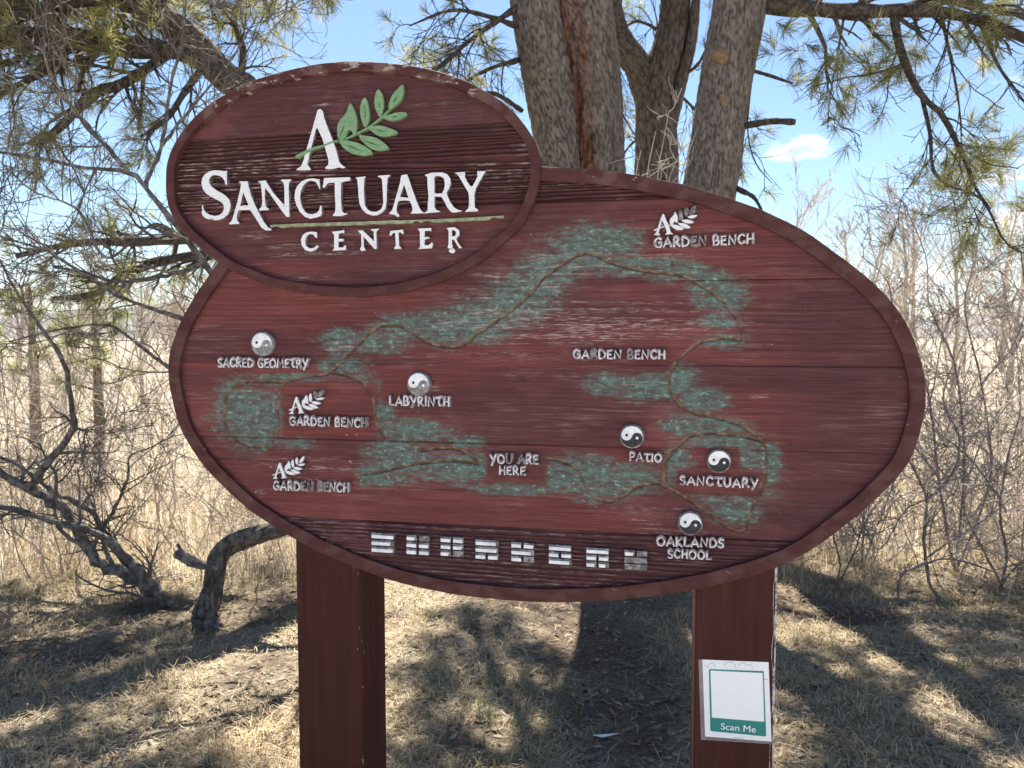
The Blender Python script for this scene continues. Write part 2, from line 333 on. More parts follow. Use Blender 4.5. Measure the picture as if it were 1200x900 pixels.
def inward(Pt, closed):
    T = (np.roll(Pt, -1, 0) - np.roll(Pt, 1, 0)) if closed else np.gradient(Pt, axis=0)
    T /= np.linalg.norm(T, axis=1)[:, None]; N_ = np.stack([T[:, 1], -T[:, 0]], -1)
    c = Pt.mean(0); s = np.sign(((c - Pt) * N_).sum(1)); return N_ * np.sign(np.median(s))
def rim(name, Pt, closed, w, d0, chipf):
    N_ = inward(Pt, closed); n = len(Pt)
    prof = [(0.004, 0.052), (0.0, 0.048), (0.0, d0 + 0.0016), (0.0013, d0), (w * 0.5, d0), (w - 0.0009, d0), (w, d0 + 0.001), (w + 0.0003, 0.022)]
    wob = 1 + 0 * Pt[:, 0]
    V, ch = [], []
    for (o, d) in prof:
        q = Pt + N_ * o + N_ * (0.0010 * (n2(np.arange(n) * 0.35, 0 * wob + o * 100, 31) - 0.5))[:, None]
        V.append(np.stack([q[:, 0], np.full(n, d) + 0.0008 * (n2(np.arange(n) * 0.6, 0 * wob + o * 50, 33) - 0.5), q[:, 1]], -1)); ch.append(chipf(Pt))
    k = len(prof); i = np.arange(k * n).reshape(k, n)
    if closed: j = np.roll(i, -1, 1)
    else: j = i[:, 1:]; i = i[:, :-1]
    Fq = np.stack([i[:-1], j[:-1], j[1:], i[1:]], -1).reshape(-1, 4)
    return mk(name, np.stack(V).reshape(-1, 3), Fq, M['rim'], sign, {'chip': np.concatenate(ch)})
rim('oval_rim', bigopen, False, 0.033, 0.0, lambda p: 0.22 + 0.2 * sstep(1.9, 2.0, p[:, 1]))['label'] = 'raised maroon rim of the large map oval'
rim('oval_rim', small, True, 0.0235, -0.006, lambda p: 0.15 + 0.28 * sstep(2.05, 2.22, p[:, 1]) * sstep(0.15, -0.2, p[:, 0] + 0.1) + 0.22 * sstep(2.1, 2.2, p[:, 1]))['label'] = 'raised maroon rim of the small name oval'
def poly_prism(outer, holes=(), d0=0.0, d1=0.012, jag=0.0, bev=0.0):
    loops = [np.asarray(outer)] + [np.asarray(h) for h in holes]
    allp = np.vstack(loops); n = len(allp)
    tris = tessellate_polygon([[Vector((p[0], p[1], 0)) for p in l] for l in loops])
    fr = allp.copy()
    V = np.vstack([np.c_[fr[:, 0], np.full(n, d0), fr[:, 1]], np.c_[allp[:, 0], np.full(n, d1), allp[:, 1]]])
    if jag: V[:n, 1] += (rng.random(n) - 0.5) * jag
    tr = []
    for t in tris:
        a, b, c = (allp[i] for i in t)
        ar = (b[0] - a[0]) * (c[1] - a[1]) - (b[1] - a[1]) * (c[0] - a[0])
        tr.append(t if ar > 0 else (t[0], t[2], t[1]))
    q = []; s = 0
    for l in loops:
        m = len(l)
        for i in range(m): q.append((s + i, s + (i + 1) % m, n + s + (i + 1) % m, n + s + i))
        s += m
    return V, [np.array(tr), np.array(q)]
def backing(Pt, d0, d1):
    N_ = inward(Pt, True); V, Fs = poly_prism(Pt + N_ * 0.006, (), d0, d1)
    n = len(Pt); Fs.append(np.array([[n + a for a in t] for t in Fs[0]]))
    return V, Fs
V, Fs = backing(big, 0.024, 0.049); mk('backing_board', V, Fs, M['rim'], sign, {'chip': np.zeros(len(V))})
V, Fs = backing(small, 0.0262, 0.0512); mk('backing_board', V, Fs, M['rim'], sign, {'chip': np.zeros(len(V))})

# planks of the board, with the sandblasted grain and the routed trails as real relief
cu, cz = 0.0036, 0.0018
umin, umax = min(big[:, 0].min(), small[:, 0].min()), max(big[:, 0].max(), small[:, 0].max())
zmin, zmax = big[:, 1].min(), small[:, 1].max()
us = np.arange(umin, umax + cu, cu); zs = np.arange(zmin, zmax + cz, cz)
UU, ZZ = np.meshgrid(us, zs)
def span_mask(Pt, inset):
    N_ = inward(Pt, True); Q = Pt + N_ * inset; a, b = Q, np.roll(Q, -1, 0); m = np.zeros(UU.shape, bool)
    for r, z in enumerate(zs):
        hit = (a[:, 1] > z) != (b[:, 1] > z)
        if hit.sum() >= 2:
            x = a[hit, 0] + (z - a[hit, 1]) / (b[hit, 1] - a[hit, 1]) * (b[hit, 0] - a[hit, 0])
            m[r] = (us > x.min()) & (us < x.max())
    return m
inside = span_mask(big, 0.010) | span_mask(small, 0.010)
seamz = [S(640, y)[1] for y in (140, 236, 331, 428, 523, 622)]
edges = [zmax + 0.1] + seamz + [zmin - 0.1]
plank_id = np.zeros(UU.shape, int)
for i, z in enumerate(seamz): plank_id[ZZ < z] = i + 1
warp = 0.012 * (fbm(UU * 1.6, ZZ * 5, 41, 3) - 0.5) + 0.02 * (n2(UU * 0.8, ZZ * 3, 43) - 0.5)
zw = ZZ + warp + plank_id * 0.37
ph = zw / 0.0098 + 2.6 * n2(UU * 0.9, zw * 26, 45) + 0.5 * n2(UU * 3, zw * 60, 44)
deepn = np.clip((0.5 + 0.5 * np.sin(2 * math.pi * ph)) * (0.45 + 0.75 * n2(UU * 2.2, np.floor(ph) * 7.3, 46)) + 0.25 * (n2(UU * 9, zw * 320, 46) - 0.5), 0, 1)
mildn = n2(UU * 1.6 + plank_id * 7, zw * 190, 47) * 0.6 + n2(UU * 4, zw * 420, 48) * 0.4
deep = np.isin(plank_id, (1,)).astype(float) + 0.55 * (plank_id == 6)
# the growth rings swing in an arch on the plank at the right middle
sw = np.exp(-((UU - S(900, 390)[0]) / 0.22) ** 2) * (plank_id == 3)
mild = 0.35 + 0.8 * sstep(0.5, 0.75, fbm(UU * 1.4, zw * 16, 49, 3)) + 0.5 * (plank_id == 3) * sstep(0.0, -0.55, UU) + 0.5 * sw
mild = np.where(plank_id == 0, 0.08, mild); mild = np.where(plank_id == 5, mild * 0.5, mild)
H = 0.0085 * deep * (sstep(0.08, 0.62, deepn) - 0.6) + (1 - np.minimum(deep, 1)) * mild * 0.0030 * (mildn - 0.5)
green = np.zeros(UU.shape)
GREEN = [(275, 475, 30, 38), (305, 488, 36, 34), (340, 445, 55, 9), (345, 527, 26, 14), (300, 520, 28, 12), (400, 430, 32, 14), (425, 450, 20, 16), (446, 490, 18, 22), (395, 400, 26, 18),
         (430, 557, 62, 17), (480, 543, 60, 21), (540, 550, 62, 23), (600, 573, 60, 10), (490, 508, 40, 12), (545, 518, 34, 9), (650, 560, 36, 24), (690, 558, 52, 28), (740, 560, 42, 20),
         (445, 400, 40, 16), (475, 383, 44, 18), (522, 383, 50, 25), (560, 385, 48, 22), (603, 358, 42, 26), (642, 330, 34, 24), (682, 298, 42, 24), (722, 282, 42, 20), (735, 310, 58, 15), (790, 316, 48, 15),
         (832, 330, 32, 16), (852, 352, 26, 20), (845, 376, 30, 11), (850, 400, 34, 10), (712, 450, 30, 17), (752, 450, 38, 14), (800, 448, 24, 24), (822, 470, 38, 18), (840, 500, 42, 14), (800, 500, 28, 16),
         (852, 522, 56, 18), (818, 560, 42, 24), (872, 572, 42, 34), (862, 603, 34, 16), (902, 545, 19, 34), (795, 545, 20, 28), (480, 505, 56, 18), (460, 530, 40, 16), (610, 345, 52, 30), (690, 285, 60, 28), (640, 315, 40, 26), (765, 455, 60, 18), (845, 345, 40, 26), (560, 375, 60, 26), (290, 490, 50, 42), (700, 565, 70, 28), (860, 560, 60, 44)]
for (x, y, rx, ry) in GREEN:
    c = S(x, y); a = S(x + rx, y); q = S(x, y - ry)
    d = np.hypot((UU - c[0]) / (a[0] - c[0]), (ZZ - c[1]) / (q[1] - c[1])); green = np.maximum(green, sstep(1.75, 0.2, d))
for (x0, x1, y0, y1) in ((572, 636, 523, 563), (764, 886, 236, 294), (334, 434, 452, 506), (316, 412, 532, 584), (797, 892, 556, 576), (820, 862, 530, 556)):
    a, b = S(x0, y1), S(x1, y0); green *= 1 - 0.8 * sstep(-0.022, 0.006, np.minimum(np.minimum(UU - a[0], b[0] - UU), np.minimum(ZZ - a[1], b[1] - ZZ)))
green = np.clip(green * 0.95, 0, 1)
TR = [[(386, 437), (403, 420), (420, 402), (435, 387), (447, 382), (462, 381), (477, 387), (492, 397), (510, 405), (540, 405), (560, 390), (595, 366), (622, 342), (637, 325), (657, 310), (675, 300), (690, 297), (724, 310),
       (755, 317), (797, 322), (820, 333), (843, 349), (860, 368), (868, 383), (870, 397), (851, 397), (824, 400), (805, 412), (789, 429), (784, 448), (788, 464), (805, 481), (835, 489), (866, 498), (885, 510), (897, 522),
       (899, 535), (898, 554), (890, 578), (882, 599), (873, 622), (859, 622), (841, 611), (812, 590), (777, 570), (762, 569), (746, 572), (731, 582), (715, 589), (705, 588), (694, 582), (682, 563), (673, 549), (655, 541), (640, 538)],
      [(777, 570), (779, 548), (783, 537), (793, 525), (808, 513), (824, 509), (851, 510), (880, 514), (895, 519)],
      [(386, 437), (352, 443), (326, 448), (292, 447), (273, 453), (262, 466), (259, 485), (264, 505), (279, 519), (300, 525), (317, 517), (323, 500), (323, 466), (329, 449)],
      [(386, 437), (405, 441), (424, 451), (434, 468), (437, 488), (443, 507), (452, 514)],
      [(492, 529), (519, 526), (541, 530), (560, 544), (530, 541), (485, 545), (439, 555), (417, 558)], [(788, 297), (788, 309)]]
gd = np.full(UU.shape, 1.0)
for tr in TR:
    q = catmull(SS(tr), max(4, int(len(tr) * 14)))
    s = np.r_[0, np.cumsum(np.linalg.norm(np.diff(q, axis=0), axis=1))]; n = int(s[-1] / 0.0012) + 2
    q = np.stack([np.interp(np.linspace(0, s[-1], n), s, q[:, k]) for k in (0, 1)], -1)
    for (u, z) in q:
        c, r = int((u - us[0]) / cu), int((z - zs[0]) / cz); sl = np.s_[max(r - 5, 0):r + 6, max(c - 3, 0):c + 4]
        gd[sl] = np.minimum(gd[sl], np.hypot(UU[sl] - u, ZZ[sl] - z))
groove = sstep(0.0044, 0.0018, gd)
H -= 0.0055 * groove
wear = 0.85 * deep * sstep(0.42, 0.75, deepn) * sstep(0.34, 0.58, fbm(UU * 3, ZZ * 9, 51, 3))
wear += (1 - np.minimum(deep, 1)) * sstep(0.50, 0.72, fbm(UU * 3.2, ZZ * 11, 53, 4)) * sstep(0.45, 0.75, mildn) * np.where(plank_id == 0, 0.2, 0.8) * sstep(0.60, 0.25, UU)
for (x, y, rx, ry) in ((575, 322, 26, 10), (560, 345, 60, 10), (640, 335, 30, 10), (505, 455, 14, 12), (400, 405, 30, 10), (300, 580, 10, 6), (890, 466, 14, 5), (615, 165, 20, 8), (375, 120, 14, 5), (690, 395, 60, 16)):
    c = S(x, y); a = S(x + rx, y); q = S(x, y - ry); wear += 0.9 * sstep(1.2, 0.2, np.hypot((UU - c[0]) / (a[0] - c[0]), (ZZ - c[1]) / (q[1] - c[1]))) * sstep(0.3, 0.6, mildn)
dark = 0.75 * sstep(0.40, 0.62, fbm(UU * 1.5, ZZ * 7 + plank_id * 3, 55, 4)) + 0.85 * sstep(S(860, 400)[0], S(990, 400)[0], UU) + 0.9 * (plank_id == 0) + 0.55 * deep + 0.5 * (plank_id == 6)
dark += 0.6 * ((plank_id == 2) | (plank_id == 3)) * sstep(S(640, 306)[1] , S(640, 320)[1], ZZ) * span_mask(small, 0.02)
jit = 0.0008 * (n2(UU * 25, ZZ * 25, 57) - 0.5)
for i in range(7):
    rows = np.where((zs < edges[i]) & (zs >= edges[i + 1]))[0]; r0, r1 = rows[0], rows[-1] + 1
    m = inside[r0:r1]; h = H[r0:r1].copy(); sd = 0.0005 + 0.0040 * n2(us * 2.2, us * 0 + i, 58); h[0] -= sd; h[-1] -= sd
    zz = ZZ[r0:r1].copy(); zz[-1] += cz * 0.98
    V = np.stack([UU[r0:r1], 0.0125 - h + jit[r0:r1], zz], -1).reshape(-1, 3)
    idx = np.arange(m.size).reshape(m.shape); ok = m[:-1, :-1] & m[1:, :-1] & m[:-1, 1:] & m[1:, 1:]
    Fq = np.stack([idx[:-1, :-1][ok], idx[:-1, 1:][ok], idx[1:, 1:][ok], idx[1:, :-1][ok]], -1)
    usedv, inv = np.unique(Fq, return_inverse=True); Fq = inv.reshape(Fq.shape)
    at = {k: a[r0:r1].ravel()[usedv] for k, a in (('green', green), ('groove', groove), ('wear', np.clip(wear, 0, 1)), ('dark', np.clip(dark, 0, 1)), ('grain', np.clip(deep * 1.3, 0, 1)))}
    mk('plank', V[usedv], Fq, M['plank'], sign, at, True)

# posts
def box_np(x0, x1, y0, y1, z0, z1, c=0.006, nz=1):
    pts = [(x0 + c, y0), (x1 - c - 0.022, y0), (x1 - c, y0), (x1, y0 + c), (x1, y0 + 0.04), (x1, y1 - c), (x1 - c, y1), (x0 + c, y1), (x0, y1 - c), (x0, y0 + c)]
    zz = np.linspace(z0, z1, nz + 1)
    V = np.array([(x, y, z) for z in zz for x, y in pts]); n = 10
    Fq = [(k * n + i, k * n + (i + 1) % n, (k + 1) * n + (i + 1) % n, (k + 1) * n + i) for k in range(nz) for i in range(n)]
    return V, [np.array(Fq), np.array([list(range(n))[::-1], [nz * n + i for i in range(n)]])]
DP = 0.0525
for (lx, ly, rx, ry, chips) in ((346, 640, 424, 690, 1.0), (815, 690, 911, 665, 0.5)):
    u0, u1 = S(lx, ly, DP)[0], S(rx, ry, DP)[0]
    V, Fs = box_np(u0, u1, DP, DP + (u1 - u0) * 0.92, -0.35, S(600, 470, DP)[1], 0.005, 60)
    ch = np.where((V[:, 0] > u1 - 0.007) & (V[:, 1] < DP + 0.03), chips, 0.0)
    post = mk('post', V, Fs, M['post'], sign, {'chip': ch})
    if chips < 1:
        n = 70; zz = np.linspace(0.0, S(911, 640, DP)[1], n); w = 0.0045 * sstep(0.25, 0.7, fbm(zz * 14, zz * 0, 61, 4)) + 0.0008
        V = np.concatenate([np.c_[u1 - 0.004 - w, np.full(n, DP - 0.0006), zz], np.c_[np.full(n, u1 + 0.0008), np.full(n, DP + 0.004), zz], np.c_[np.full(n, u1 + 0.0009), DP + 0.010 + w, zz]])
        i = np.arange(3 * n).reshape(3, n); Fq = np.stack([i[:-1, :-1], i[1:, :-1], i[1:, 1:], i[:-1, 1:]], -1).reshape(-1, 4)
        mk('worn_edge', V, Fq, m_flat('peeled_edge_wood', (0.16, 0.11, 0.10), (0.55, 0.51, 0.49), 0.8, 70, lo=0.35, hi=0.6), post)['label'] = 'peeling pale edge of the post'

# the big name lettering (outlines)
def sc(pts, ox, oy, k): return [(ox + x / k, oy + y / k) for x, y in pts]
LET = [
 (230, 190, 10, [(355, 100), (357, 260), (340, 262), (330, 220), (300, 175), (250, 155), (200, 150), (165, 170), (148, 205), (150, 245), (175, 285), (225, 325), (300, 365), (350, 400), (385, 440), (400, 500), (392, 560), (365, 615), (320, 655), (260, 675), (210, 682), (178, 662), (160, 672), (110, 660), (75, 630), (60, 595), (68, 560), (62, 510), (75, 505), (85, 555), (110, 590), (150, 615), (210, 630), (260, 622), (300, 595), (320, 555), (320, 510), (300, 475), (250, 445), (170, 405), (110, 365), (72, 310), (58, 245), (68, 185), (100, 140), (150, 108), (200, 95), (270, 95), (320, 105)], []),
 (230, 190, 10, [(497, 225), (600, 222), (610, 280), (640, 390), (690, 510), (740, 610), (790, 700), (840, 765), (880, 785), (870, 800), (810, 798), (765, 770), (720, 700), (670, 620), (640, 578), (620, 560), (500, 560), (485, 580), (470, 650), (480, 690), (503, 710), (500, 722), (383, 730), (380, 718), (410, 690), (430, 640), (450, 560), (480, 460), (505, 350), (520, 280), (520, 250)], [[(548, 350), (512, 515), (560, 505), (608, 508), (600, 480)]]),
 (230, 190, 10, [(715, 225), (810, 212), (830, 250), (900, 360), (990, 460), (1030, 505), (1032, 420), (1028, 280), (1015, 235), (985, 212), (1000, 203), (1110, 200), (1108, 215), (1085, 240), (1080, 300), (1085, 450), (1090, 640), (1055, 640), (1000, 570), (930, 470), (860, 370), (805, 300), (800, 400), (808, 500), (820, 530), (850, 545), (845, 558), (735, 568), (735, 550), (765, 515), (772, 450), (762, 320), (750, 245)], []),
 (330, 190, 10, [(440, 195), (450, 315), (440, 315), (425, 270), (390, 225), (340, 215), (290, 232), (250, 275), (225, 340), (215, 400), (220, 470), (240, 530), (270, 580), (310, 605), (360, 610), (410, 595), (440, 560), (448, 510), (465, 510), (470, 600), (455, 630), (400, 650), (330, 662), (270, 640), (210, 580), (170, 500), (148, 420), (155, 340), (180, 280), (230, 225), (300, 195), (370, 188), (420, 200)], []),
 (330, 190, 10, [(495, 185), (800, 175), (800, 215), (730, 225), (695, 240), (692, 400), (698, 500), (705, 570), (730, 600), (770, 595), (765, 610), (700, 630), (600, 630), (600, 618), (625, 585), (630, 520), (622, 400), (620, 240), (560, 240), (530, 255), (505, 295), (480, 298)], []),
 (330, 190, 10, [(865, 180), (985, 165), (970, 190), (962, 280), (965, 400), (972, 500), (1000, 550), (1050, 580), (1110, 580), (1160, 555), (1180, 520), (1190, 480), (1185, 350), (1175, 210), (1165, 185), (1125, 170), (1130, 158), (1270, 148), (1268, 160), (1238, 185), (1230, 330), (1230, 450), (1215, 540), (1180, 585), (1120, 622), (1060, 625), (990, 600), (940, 550), (912, 490), (900, 400), (892, 280), (885, 205)], []),
 (450, 190, 10, [(200, 155), (265, 140), (280, 170), (320, 290), (370, 430), (410, 530), (440, 575), (465, 588), (465, 598), (310, 602), (320, 585), (335, 560), (325, 510), (300, 455), (260, 448), (175, 450), (160, 465), (145, 540), (150, 590), (180, 625), (160, 645), (120, 615), (60, 605), (65, 590), (95, 560), (115, 490), (150, 370), (185, 240)], [[(233, 262), (185, 405), (230, 412), (285, 418)]]),
 (450, 190, 10, [(475, 150), (560, 122), (680, 118), (740, 140), (775, 190), (780, 250), (760, 310), (735, 350), (740, 390), (770, 460), (820, 530), (870, 560), (915, 568), (890, 580), (820, 592), (780, 580), (740, 530), (700, 450), (670, 405), (590, 402), (588, 480), (592, 530), (610, 560), (655, 572), (640, 585), (470, 600), (475, 588), (510, 565), (512, 500), (520, 400), (508, 260), (505, 175)], [[(590, 175), (588, 355), (620, 368), (680, 365), (705, 310), (712, 250), (700, 190), (665, 165), (615, 160)]]),
 (450, 190, 10, [(822, 125), (945, 112), (948, 140), (945, 170), (975, 230), (1015, 285), (1035, 280), (1065, 230), (1095, 165), (1090, 115), (1095, 103), (1190, 105), (1180, 120), (1150, 170), (1110, 240), (1075, 310), (1058, 370), (1060, 450), (1062, 530), (1100, 555), (1098, 575), (950, 582), (955, 572), (985, 545), (995, 500), (995, 400), (985, 350), (930, 260), (880, 170), (855, 140)], []),
 (340, 90, 7.5, [(240, 290), (265, 282), (285, 300), (295, 350), (330, 450), (370, 550), (405, 650), (430, 750), (460, 780), (487, 795), (460, 805), (430, 795), (370, 810), (305, 808), (310, 795), (335, 770), (335, 730), (310, 640), (280, 540), (240, 452), (225, 455), (195, 580), (165, 690), (150, 770), (180, 810), (175, 820), (55, 820), (58, 808), (95, 785), (120, 720), (150, 610), (190, 470), (215, 380)], []),
]
CK = 5.4545
for pts, hol in (([(170, 148), (172, 185), (160, 180), (145, 160), (120, 160), (100, 180), (95, 205), (100, 235), (125, 252), (150, 248), (170, 232), (182, 235), (165, 260), (130, 272), (95, 262), (72, 230), (68, 195), (80, 165), (105, 148), (140, 143)], []),
                 ([(265, 145), (345, 135), (345, 155), (330, 152), (310, 158), (308, 190), (340, 190), (340, 205), (308, 210), (308, 245), (335, 245), (352, 230), (358, 240), (350, 262), (270, 265), (280, 250), (280, 165)], []),
                 ([(430, 138), (462, 135), (535, 205), (533, 140), (515, 135), (517, 128), (570, 125), (550, 145), (552, 252), (538, 255), (468, 175), (470, 240), (482, 262), (455, 268), (445, 258), (455, 235), (453, 160)], []),
                 ([(640, 140), (720, 130), (725, 158), (715, 160), (705, 148), (692, 150), (695, 235), (710, 248), (708, 255), (665, 255), (665, 245), (675, 235), (670, 150), (655, 155), (645, 170), (633, 165)], []),
                 ([(815, 125), (900, 120), (902, 142), (885, 138), (860, 140), (858, 178), (885, 178), (895, 185), (858, 195), (858, 230), (885, 230), (905, 212), (912, 220), (905, 250), (820, 255), (830, 240), (828, 145)], []),
                 ([(1000, 120), (1050, 115), (1080, 135), (1082, 165), (1060, 190), (1075, 220), (1098, 250), (1080, 250), (1045, 195), (1033, 195), (1033, 225), (1040, 240), (1030, 252), (1005, 250), (1012, 220), (1012, 140)], [[(1033, 135), (1035, 175), (1055, 170), (1060, 150), (1050, 135)]])):
    LET.append((340, 245, CK, pts, hol))
for (ox, oy, k, pts, hol) in LET:
    o_ = SS(sc(pts, ox, oy, k)); hs = [SS(sc(h, ox, oy, k)) for h in hol]
    V, Fs = poly_prism(o_, hs, 0.001, 0.019)
    lt = mk('letter', V, Fs, M['white'], sign)
    lt.data.materials.append(M['edge']); lt.data.polygons.foreach_set('material_index', np.r_[np.zeros(len(Fs[0]), np.int32), np.ones(len(Fs[1]), np.int32)])
dot = [(1012 + 20 * math.cos(a), 264 + 17 * math.sin(a)) for a in np.linspace(0, 6.28, 10)[:-1]]
V, Fs = poly_prism(SS(sc([(x + 18, y) for x, y in dot], 340, 245, CK)), (), 0.006, 0.019); mk('paint_blob', V, Fs, M['white'], sign)

# leaf sprig
def to_px(pts): return sc(pts, 340, 90, 7.5)
stem_low = [(45, 695), (110, 660), (200, 620), (300, 595), (380, 565), (420, 553), (425, 570), (385, 578), (300, 608), (200, 645), (120, 690), (65, 718)]
stem_up = [(478, 540), (560, 500), (660, 450), (720, 410), (800, 345), (868, 280), (878, 290), (812, 356), (730, 422), (668, 464), (565, 515), (484, 552)]
LEAVES = [[(525, 230), (560, 285), (582, 350), (585, 430), (578, 490), (560, 510), (545, 490), (525, 462), (505, 470), (495, 510), (470, 545), (435, 555), (418, 530), (412, 470), (425, 400), (460, 355), (495, 310)],
          [(430, 560), (480, 555), (560, 570), (640, 600), (700, 640), (720, 668), (690, 688), (620, 690), (540, 672), (480, 635), (445, 595)],
          [(600, 505), (640, 515), (720, 525), (790, 555), (840, 595), (865, 625), (830, 645), (760, 648), (700, 625), (650, 585), (615, 545)],
          [(655, 180), (680, 230), (692, 310), (690, 380), (665, 440), (645, 430), (622, 370), (612, 290), (625, 220)],
          [(680, 445), (730, 430), (800, 428), (870, 450), (940, 480), (900, 508), (830, 524), (770, 515), (715, 480)],
          [(775, 108), (805, 150), (818, 220), (810, 300), (790, 350), (765, 320), (742, 260), (740, 180), (755, 130)],
          [(988, 65), (992, 130), (975, 190), (930, 240), (875, 285), (862, 265), (870, 215), (900, 150), (950, 95)],
          [(805, 350), (850, 335), (930, 312), (1000, 308), (1022, 320), (990, 355), (930, 380), (860, 380)]]
VEINS = [[(480, 420), (435, 530)], [(480, 595), (640, 655)], [(640, 560), (790, 610)], [(655, 265), (660, 375)], [(735, 460), (850, 485)], [(782, 225), (785, 270)], [(935, 170), (900, 235)], [(890, 355), (945, 345)]]
V1, F1 = poly_prism(SS(to_px(stem_low)), (), -0.0012, 0.019); V2, F2 = poly_prism(SS(to_px(stem_up)), (), 0.002, 0.019)
sprig = mk('leaf_stem', np.vstack([V1, V2]), [F1[0], F1[1], F2[0] + len(V1), F2[1] + len(V1)], M['leaf'], sign); sprig['label'] = 'green painted stem of the carved leaf sprig'
for i, (lf, vn) in enumerate(zip(LEAVES, VEINS)):
    cp = catmull(SS(to_px(lf)), 40, True)
    V, Fs = poly_prism(cp, (), 0.0003 + 0.0003 * i, 0.019); mk('leaf', V, Fs, M['leaf'], sprig)
    a, b = SS(to_px(vn)); t = (b - a) / np.linalg.norm(b - a); nrm = np.array([-t[1], t[0]]) * 0.0011
    q = [a, a + (b - a) * 0.5 + nrm, b, a + (b - a) * 0.5 - nrm]
    V, Fs = poly_prism(q, (), -0.0006 + 0.0003 * i, 0.003 + 0.0003 * i); mk('leaf_vein', V, Fs, M['vein'], sprig)
xs = np.linspace(316, 590, 46); top = np.interp(xs, [316, 345, 400, 450, 530, 590], [263, 261.7, 259.8, 258.2, 255.6, 252.2]); rr = np.random.default_rng(3)
bot = top + 3.4 + rr.random(46) * 1.2 - 2.2 * (rr.random(46) < 0.12); bot[-3:] -= 1
ul = list(zip(xs, top + rr.random(46) * 0.5)) + list(zip(xs[::-1], bot[::-1]))
V, Fs = poly_prism(SS(ul), (), 0.003, 0.019); mk('underline', V, Fs, M['line'], sign)['label'] = 'thin flaking olive line under the name'

# stroke lettering of the small place names
FT = {'A': (.8, [[(0, 0), (.42, 1), (.8, 0)], [(.14, .33), (.68, .33)]]), 'B': (.6, [[(.05, 0), (.05, 1), (.42, .95), (.5, .75), (.38, .55), (.08, .5)], [(.3, .52), (.55, .4), (.58, .18), (.4, .02), (.05, 0)]]),
      'C': (.7, [[(.68, .85), (.42, 1), (.14, .85), (.02, .5), (.14, .14), (.42, 0), (.7, .16)]]), 'D': (.75, [[(.05, 0), (.05, 1), (.4, .95), (.68, .72), (.72, .4), (.5, .1), (.05, 0)]]),
      'E': (.55, [[(.5, .98), (.06, .95), (.05, .03), (.55, 0)], [(.06, .52), (.42, .52)]]), 'G': (.75, [[(.68, .85), (.42, 1), (.14, .85), (.02, .5), (.14, .14), (.42, 0), (.7, .1), (.7, .45), (.45, .45)]]),
      'H': (.7, [[(.05, 0), (.07, 1)], [(.65, 0), (.66, 1)], [(.07, .5), (.65, .53)]]), 'I': (.15, [[(.07, 0), (.07, 1)]]), 'K': (.65, [[(.05, 0), (.05, 1)], [(.58, 1), (.08, .45), (.65, 0)]]),
      'L': (.55, [[(.07, 1), (.05, .02), (.55, .04)]]), 'M': (.95, [[(0, 0), (.16, 1), (.47, .3), (.78, 1), (.93, 0)]]), 'N': (.8, [[(.05, 0), (.08, 1), (.7, .02), (.74, 1)]]),
      'O': (.85, [[(.42, 1), (.13, .85), (.02, .5), (.13, .14), (.42, 0), (.7, .14), (.82, .5), (.7, .86), (.42, 1)]]), 'P': (.6, [[(.07, 0), (.07, 1), (.45, .96), (.56, .74), (.42, .5), (.08, .44)]]),
      'R': (.68, [[(.07, 0), (.07, 1), (.42, .97), (.52, .76), (.4, .56), (.1, .48)], [(.26, .5), (.68, 0)]]), 'S': (.55, [[(.52, .9), (.28, 1), (.06, .84), (.1, .6), (.42, .44), (.52, .22), (.32, 0), (.02, .08)]]),
      'T': (.7, [[(0, .9), (.36, 1), (.72, .96)], [(.38, .97), (.32, .3), (.44, .03), (.7, .08)]]), 'U': (.75, [[(.03, 1), (.06, .35), (.22, .02), (.48, .02), (.68, .3), (.7, 1)]]), 'Y': (.75, [[(0, 1), (.36, .42)], [(.75, 1), (.2, -.25)]])}
def ribbon(pts, w):
    q = np.asarray(pts, float); T = np.gradient(q, axis=0) if len(q) > 2 else np.repeat(q[1:] - q[:1], 2, 0)
    T /= np.linalg.norm(T, axis=1)[:, None] + 1e-9; N_ = np.stack([-T[:, 1], T[:, 0]], -1)
    closed = len(q) > 3 and np.allclose(q[0], q[-1])
    if closed: N_[0] = N_[-1] = (N_[0] + N_[-1]) / np.linalg.norm(N_[0] + N_[-1])
    else: q = q.copy(); q[0] -= T[0] * w * 0.35; q[-1] += T[-1] * w * 0.35
    return q + N_ * w / 2, q - N_ * w / 2
def ribbon_mesh(polys, d0, d1, dz):
    VV, QQ = [], []; b = 0
    for i, (a, c) in enumerate(polys):
        n = len(a); dd = d0 - dz * i
        V = np.vstack([np.c_[a[:, 0], np.full(n, dd), a[:, 1]], np.c_[c[:, 0], np.full(n, dd), c[:, 1]], np.c_[a[:, 0], np.full(n, d1), a[:, 1]], np.c_[c[:, 0], np.full(n, d1), c[:, 1]]])
        k = np.arange(n - 1)
        Q = [np.stack([k, n + k, n + k + 1, k + 1], -1), np.stack([k, k + 1, 2 * n + k + 1, 2 * n + k], -1), np.stack([n + k, 3 * n + k, 3 * n + k + 1, n + k + 1], -1),
             np.array([[0, 2 * n, 3 * n, n], [n - 1, 2 * n - 1, 4 * n - 1, 3 * n - 1]])]
        VV.append(V); QQ.append(np.vstack(Q) + b); b += 4 * n
    return np.vstack(VV), np.vstack(QQ)
def smooth2(pts):
    return catmull(pts, 4 * len(pts)) if len(pts) > 3 else np.asarray(pts, float)
lr = np.random.default_rng(5)
